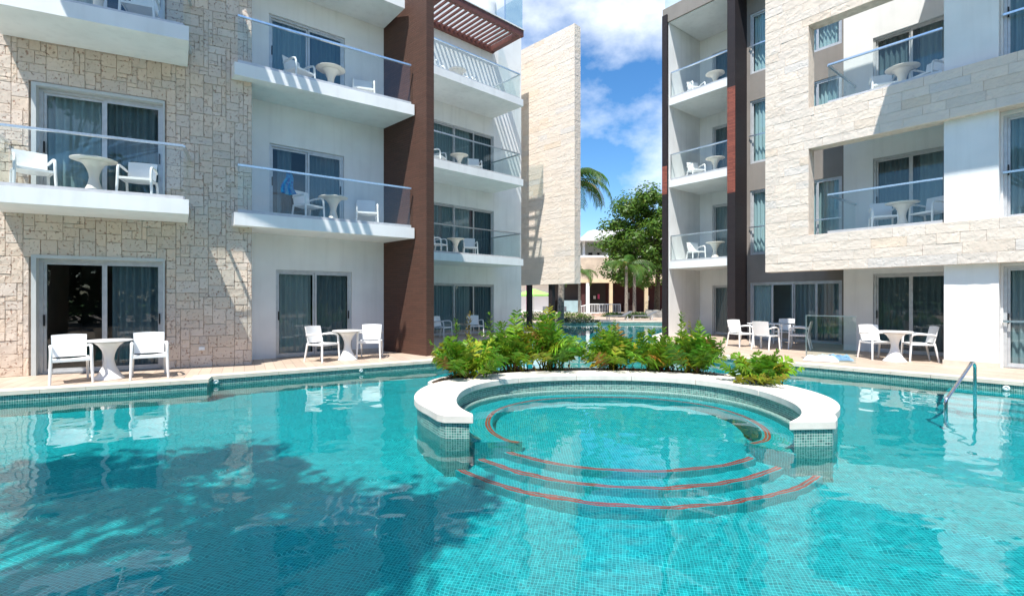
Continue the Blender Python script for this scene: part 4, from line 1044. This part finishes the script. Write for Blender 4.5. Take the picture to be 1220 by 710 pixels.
# trees standing behind the photographer: they shade the left of the pool and show in the glass
tree('large tree shading the left half of the pool', -6.6, -2.2, 9.6, 3.8, 51, 4600, .15, given=[(-6.94, 1.27, 0.4), (-6.44, 1.25, 0.5), (-5.66, 1.06, 0.5), (-5.35, 1.49, 0.45), (-5.07, 1.83, 0.3), (-5.86, 0.45, 0.4), (-6.43, 0.6, 0.3), (-5.3, 0.49, 0.35), (-4.4, 1.55, 0.22), (-4.41, 0.6, 0.4), (-3.99, 0.74, 0.4), (-3.49, 0.61, 0.3), (-2.8, 0.65, 0.38), (-2.74, 0.22, 0.3), (-2.05, 0.76, 0.3), (-2.28, 0.4, 0.3), (-4.42, -0.1, 0.4), (-3.88, -0.26, 0.4), (-3.48, -0.17, 0.35), (-3.03, -0.14, 0.4), (-2.57, -0.19, 0.25), (-3.35, -0.63, 0.4), (-2.8, -0.66, 0.4), (-3.84, -0.72, 0.35), (-4.55, -0.82, 0.3), (-5.08, -0.87, 0.25), ], cz=8.2, rx=1.0, ry=.62, rz_=.28, clumps=30, trunk_r=.25, group='shade trees on the near side of the pool')
for i, (X, Y, h_, c_) in enumerate(((-14, -9, 9, 4), (-2, -13, 10, 4.5), (8, -11, 9, 4), (17, -6, 8, 3.5))):
    tree(['bushy tree behind the near left corner of the pool', 'tall tree directly behind the near pool edge', 'round tree on the near right side of the pool', 'small tree beyond the near right pool corner'][i], X, Y, h_, c_, 60 + i, 2600, .36, cz=h_ * .6, group='shade trees on the near side of the pool')
def hedge(X0, X1, Y, h, seed, n=9000, rz=0, label='dense dark belt of trees and bushes on the near side of the pool'):
    r = random.Random(seed); lf = MB()
    for k in range(n):
        x = r.uniform(X0, X1); top = h * (.72 + .28 * noise.noise(Vector((x * .35, seed, 0)))+ .1 * noise.noise(Vector((x * 1.3, seed, 0)))); z = r.uniform(0, 1) ** .7 * top
        p = Vector((x, Y + r.gauss(0, .9), z)); b1 = Vector((r.gauss(0, 1), r.gauss(0, 1), r.gauss(0, .6))).normalized() * .42; b2 = b1.cross(Vector((r.gauss(0, .3), r.gauss(0, .3), 1))).normalized() * .2
        lf.add([p - b1, p + b2, p + b1, p - b2], [(0, 1, 2, 3)], leafcol(r, (.03, .065, .012), .3))
    o = lf.build('tree_belt', 'leaf'); o.location.z = ZG; o.rotation_euler.z = rz; tag(o, label, 'foliage', kind='stuff')
hedge(-34, 34, -17, 9, 3, 34000)
hedge(-16, 12, -33, 9, 5, 12000, R(90), 'belt of trees beyond the right end of the pool')
hedge(-12, 16, -33, 9, 6, 12000, R(-90), 'belt of trees beyond the left end of the pool')
# low shrubs at the far pool edge
def lowshrub(label, X, Y, rad, h, seed, n=900, col=(.07, .14, .03)):
    r = random.Random(seed); root = empty('low_shrub', (X, Y, ZG)); lf = MB()
    for k in range(n):
        d = Vector((r.gauss(0, 1), r.gauss(0, 1), abs(r.gauss(0, 1)))).normalized() * r.uniform(.6, 1); p = Vector((d.x * rad, d.y * rad * .6, d.z * h))
        b1 = Vector((r.gauss(0, 1), r.gauss(0, 1), r.gauss(0, .6))).normalized() * .09; b2 = b1.cross(Vector((0, 0, 1))).normalized() * .04
        lf.add([p - b1, p + b2, p + b1, p - b2], [(0, 1, 2, 3)], leafcol(r, col, .35))
    lf.build('foliage', 'leaf', root); s = MB(); s.tube([(0, 0, -.02), (0, 0, h * .6)], [.05, .03], 6); s.build('stem', 'bark2', root)
    tag(root, label, 'shrub', 'low shrubs by the far pool edge')
lowshrub('round low shrub under the two short palms', 10.2, 41.0, 1.0, .55, 71)
lowshrub('flat green hedge left of the white ramp railing', 4.9, 41.5, 2.0, .5, 72, 1300, (.12, .20, .03))
lowshrub('dark shrub mound round the tall palm trunk', 4.3, 33.4, 1.7, .35, 73, 1200, (.05, .07, .03))
lowshrub('low dark shrub in front of the arcade rail', 9.0, 45.0, 1.1, .45, 74)
lowshrub('low shrub below the lime parasol', 1.6, 37.0, 1.6, .7, 75, 1100, (.06, .12, .03))

# ================================================================== far dining hall
G = empty('dining_hall', (0, 54, ZG)); tag(G, 'cream arcaded dining hall with white upper gallery at the far pool end', 'building')
def gx(px): return (px - 610) / 600 * 54
def gz(py): return 1.4 + (358 - py) * 54 / 600 - ZG
def gbox(name, x0, x1, y0, y1, z0, z1, mat):
    mb = MB(); mb.box(x0, x1, y0, y1, z0, z1); return mb.build(name, mat, G)
gbox('entablature', gx(560), gx(860), -.3, .3, gz(337), gz(333), 'cream')
ob = MB(); ob.box(gx(655), gx(860), -.25, 6, gz(333) + .002, gz(307), None)
ob.build('upper_wall', noisy('buff_stone', (.58, .47, .36), .85, .12, 1.2, .02, 3), G)
gbox('upper_wall', gx(560), gx(655) - .01, -.2, 6, gz(333) + .002, gz(309), 'white')
gbox('floor', gx(560), gx(860), -1, 8, 0.005, .15, 'deckcop')
gbox('rear_wall', gx(730), gx(860), 4.2, 4.4, .15, gz(333), 'maroonwall'); gbox('rear_wall', gx(655), gx(730) - .01, 4.1, 4.3, .15, gz(333), 'dark')
gbox('rear_wall', gx(560), gx(661), 1.2, 1.4, .15, gz(337), 'white')
for px_ in (700, 727.5, 769.5, 806):
    w_ = .17; gbox('column', gx(px_) - w_, gx(px_) + w_, -.28, .1, .0, gz(337), 'cream' if px_ > 710 else 'white')
gbox('shopfront_panel', gx(672), gx(696), .5, .6, .15, gz(358), 'bluegrey'); gbox('shopfront_panel', gx(693), gx(697.5), .3, .45, .15, gz(338), 'maroonwall')
gbox('dark_bay', gx(662), gx(692), 1.0, 1.2, gz(358), gz(338), 'dark')
for i, (a, b_, c, d, mt) in enumerate(((737, 741, 345, 352, 'dark'), (757, 760, 348, 356, 'taupe'), (706, 709, 348, 356, 'cream'), (714, 717, 352, 356, 'white'), (780, 785, 352, 358, 'white'), (719.5, 722, 350, 356, 'pink'), (744, 750, 362, 372, 'wood'), (752, 764, 364, 373, 'wood'))):
    gbox('wall_panel', gx(a), gx(b_), 3.9, 4.0, gz(d), gz(c), mt)
# gallery
gbox('gallery_wall', gx(660), gx(860), 3.0, 3.3, gz(307), gz(287), 'white'); gbox('gallery_rail', gx(655), gx(860), -.2, -.1, gz(307), gz(304.5), 'white')
for px_ in (695.5, 722.5, 750, 777): gbox('gallery_column', gx(px_) - .12, gx(px_) + .12, -.15, .12, gz(307), gz(288), 'white')
for a, b_ in ((706, 711), (717, 720), (736, 741), (745, 748)): gbox('gallery_window', gx(a), gx(b_), 2.93, 2.99, gz(306), gz(298), 'dark')
gr_ = MB(); zr = gz(288)
pr = [(gx(640), zr), (gx(640), zr + .45), (gx(692), gz(284.5)), (gx(699), gz(277)), (gx(705), gz(275.3)), (gx(735), gz(275.3)), (gx(860), gz(276)), (gx(860), zr)]
n = len(pr); vs = [(x_, -.9, z_) for x_, z_ in pr] + [(x_, 8, z_) for x_, z_ in pr]
gr_.add(vs, [tuple(range(n)), tuple(range(2 * n - 1, n - 1, -1))] + [(i, n + i, n + (i + 1) % n, (i + 1) % n) for i in range(n)]); gr_.build('roof', 'white', G)
# ramp railing
rl = empty('ramp_railing', (0, 49.5, ZG)); tag(rl, 'white metal railing with thin bars in front of the arcade', 'railing')
def rx(px): return (px - 610) / 600 * 49.5
def rz2(py): return 1.4 + (358 - py) * 49.5 / 600 - ZG
tr_ = MB(); tr_.tube([(rx(689), 0, rz2(365.5)), (rx(704), 0, rz2(362.5)), (rx(739), 0, rz2(362.5))], .05, 6); tr_.tube([(rx(689), 0, rz2(373)), (rx(739), 0, rz2(373))], .04, 6); tr_.build('top_rail', 'white', rl)
for k in range(27):
    px_ = 689 + 50 * k / 26; b1 = MB(); top = rz2(362.5) if px_ > 704 else rz2(365.5 - 3 * (px_ - 689) / 15); b1.tube([(rx(px_), 0, 0), (rx(px_), 0, top)], .022 if k % 13 else .05, 5); b1.build('baluster', 'white', rl)
# steps of the hall, boulders
stp = MB(); stp.box(rx(703), rx(739), -1.2, .6, 0, .12); stp.box(rx(703), rx(739), -.7, .6, .12, .24); o = stp.build('entrance_steps', noisy('pink_stone', (.50, .36, .28), .85, .1, 3)); o.location = (0, 48, ZG); tag(o, 'pinkish stone steps below the white ramp railing', 'steps')
def boulder(label, X, Y, s, seed):
    import bmesh
    bm = bmesh.new(); bmesh.ops.create_icosphere(bm, subdivisions=3, radius=1)
    for v in bm.verts:
        k = 1 + .35 * noise.noise(v.co * 1.3 + Vector((seed, 0, 0))); v.co = Vector((v.co.x * s[0], v.co.y * s[1], max(-.2, v.co.z) * s[2])) * k
    me = bpy.data.meshes.new('boulder'); bm.to_mesh(me); bm.free(); me.materials.append(M['rock']); o = bpy.data.objects.new('boulder', me); COL.objects.link(o); o.location = (X, Y, ZG); tag(o, label, 'rock', 'rocks by the far pool')
boulder('wide grey boulder left of the dark end fin', 12.2, 43.5, (1.1, .7, .75), 2); boulder('grey boulder nearest the dark end fin', 13.4, 43.2, (.8, .6, .9), 5)
# sun loungers
def lounger(label, X, Y, rz):
    root = empty('sun_lounger', (X, Y, ZG), rz); a = MB(); a.box(-.95, .35, -.33, .33, .28, .34); a.build('bed', 'lounger', root)
    b1 = MB(); b1.rbox((0, 0, 0), .34, .33, .025, Matrix.Translation((.62, 0, .48)) @ Matrix.Rotation(R(-28), 4, 'Y')); b1.build('backrest', 'lounger', root)
    for sx in (-.85, .55):
        for sy in (-.28, .28): l = MB(); l.box(sx - .03, sx + .03, sy - .03, sy + .03, 0, .28); l.build('leg', 'alu', root)
    tag(root, label, 'lounger', 'loungers on the far terrace')
lounger('low grey lounger on far terrace, left one', 8.0, 37.6, .1); lounger('low grey lounger on far terrace nearer the boulders', 9.9, 37.8, 0)
# parasol
def parasol(X, Y):
    root = empty('parasol', (X, Y, ZG)); p = MB(); p.tube([(0, 0, 0), (0, 0, 2.35)], .03, 8); p.build('pole', 'white', root)
    c = MB(); n = 8; rim = [(1.55 * math.cos(2 * math.pi * k / n), 1.55 * math.sin(2 * math.pi * k / n), 1.92) for k in range(n)]; low = [(x_ * 1.0, y_ * 1.0, 1.80) for x_, y_, _ in rim]
    c.add([(0, 0, 2.42)] + rim + low, [(0, 1 + k, 1 + (k + 1) % n) for k in range(n)] + [(1 + k, 1 + n + k, 1 + n + (k + 1) % n, 1 + (k + 1) % n) for k in range(n)]); c.build('canopy', 'lime', root)
    b1 = MB(); b1.lathe([(0, 0), (.3, 0), (.3, .06), (0, .07)], 16); b1.build('base', 'rock', root); tag(root, 'lime green parasol open on the far terrace', 'parasol')
parasol(1.75, 41.0)
pk = MB(); pk.box(-.17, .17, -.17, .17, 0, gz(340)); pk.box(-.22, .22, -.22, .22, 0, .15); o = pk.build('pink_column', 'pink'); o.location = (gx(629) * .93, 50.2, ZG); tag(o, 'slim bright pink column behind the lime parasol', 'column')
for i, px_ in enumerate((650, 657, 668, 676)):
    X = (px_ - 610) / 600 * 46.0; root = empty('cafe_chair', (X, 46.0 + .6 * (i % 2), ZG), R(40 * i)); a = MB(); a.box(-.25, .25, -.25, .25, .40, .46); a.build('seat', 'lounger', root); b1 = MB(); b1.box(-.25, .25, .21, .26, .46, .9); b1.build('backrest', 'lounger', root)
    for sx in (-.21, .21):
        for sy in (-.2, .22): l = MB(); l.box(sx - .02, sx + .02, sy - .02, sy + .02, 0, .40); l.build('leg', 'lounger', root)
    tag(root, ['dark cafe chair nearest the pink column', 'dark cafe chair second from the pink column', 'dark cafe chair left of the blue grey shopfront', 'dark cafe chair in front of the blue grey shopfront'][i], 'chair', 'dark chairs on the far terrace')

# ================================================================== light, sky, camera
el = math.atan(1 / math.hypot(.17, .50)); sd = Vector((.17, .50, -1)).normalized()
sun = bpy.data.lights.new('sun', 'SUN'); sun.energy = 4.6; sun.angle = R(.53); sun.color = (1, .955, .89)
so = bpy.data.objects.new('sun', sun); COL.objects.link(so); so.rotation_euler = sd.to_track_quat('-Z', 'Y').to_euler(); so.location = (-5, -15, 30)
sun.cycles.is_caustics_light = True
world = bpy.data.worlds.new('World'); sc.world = world; world.use_nodes = True; nt = world.node_tree; N = nt.nodes; L = nt.links
bg = N['Background']; sky = node(N, 'ShaderNodeTexSky', sky_type='NISHITA'); sky.sun_disc = False; sky.sun_elevation = el; sky.sun_rotation = math.atan2(-sd.x, -sd.y); sky.air_density = 1.0; sky.dust_density = .3; sky.ozone_density = 3.0
tc = node(N, 'ShaderNodeTexCoord'); mp = node(N, 'ShaderNodeMapping'); mp.inputs['Scale'].default_value = (1, 1, 1.7); mp.inputs['Location'].default_value = (.35, .1, .25)
L.new(tc.outputs['Generated'], mp.inputs['Vector'])
nz = node(N, 'ShaderNodeTexNoise', Scale=2.6, Detail=9, Roughness=.56); L.new(mp.outputs[0], nz.inputs['Vector'])
cr = node(N, 'ShaderNodeValToRGB'); cr.color_ramp.elements[0].position = .50; cr.color_ramp.elements[1].position = .72; L.new(nz.outputs['Fac'], cr.inputs[0])
hs = node(N, 'ShaderNodeHueSaturation', Saturation=1.28, Value=1.0); L.new(sky.outputs[0], hs.inputs['Color'])
mx = node(N, 'ShaderNodeMix', data_type='RGBA'); mx.inputs[7].default_value = (7.2, 7.5, 7.8, 1)
L.new(cr.outputs[0], mx.inputs[0]); L.new(hs.outputs[0], mx.inputs[6]); L.new(mx.outputs[2], bg.inputs[0]); bg.inputs[1].default_value = .128

cam = bpy.data.cameras.new('camera'); cam.sensor_width = 36; cam.lens = 36 * 600 / 1220; cam.shift_y = 3 / 1220; cam.clip_end = 4000; cam.clip_start = .05
co = bpy.data.objects.new('camera', cam); COL.objects.link(co); co.location = (0, 0, 1.4); co.rotation_euler = (R(90), 0, 0); sc.camera = co
sc.view_settings.view_transform = 'Standard'; sc.view_settings.look = 'None'; sc.view_settings.exposure = .70; sc.view_settings.gamma = 1
sc.cycles.max_bounces = 10; sc.cycles.transparent_max_bounces = 24; sc.cycles.transmission_bounces = 6; sc.cycles.sample_clamp_indirect = 6
sc.cycles.use_denoising = True
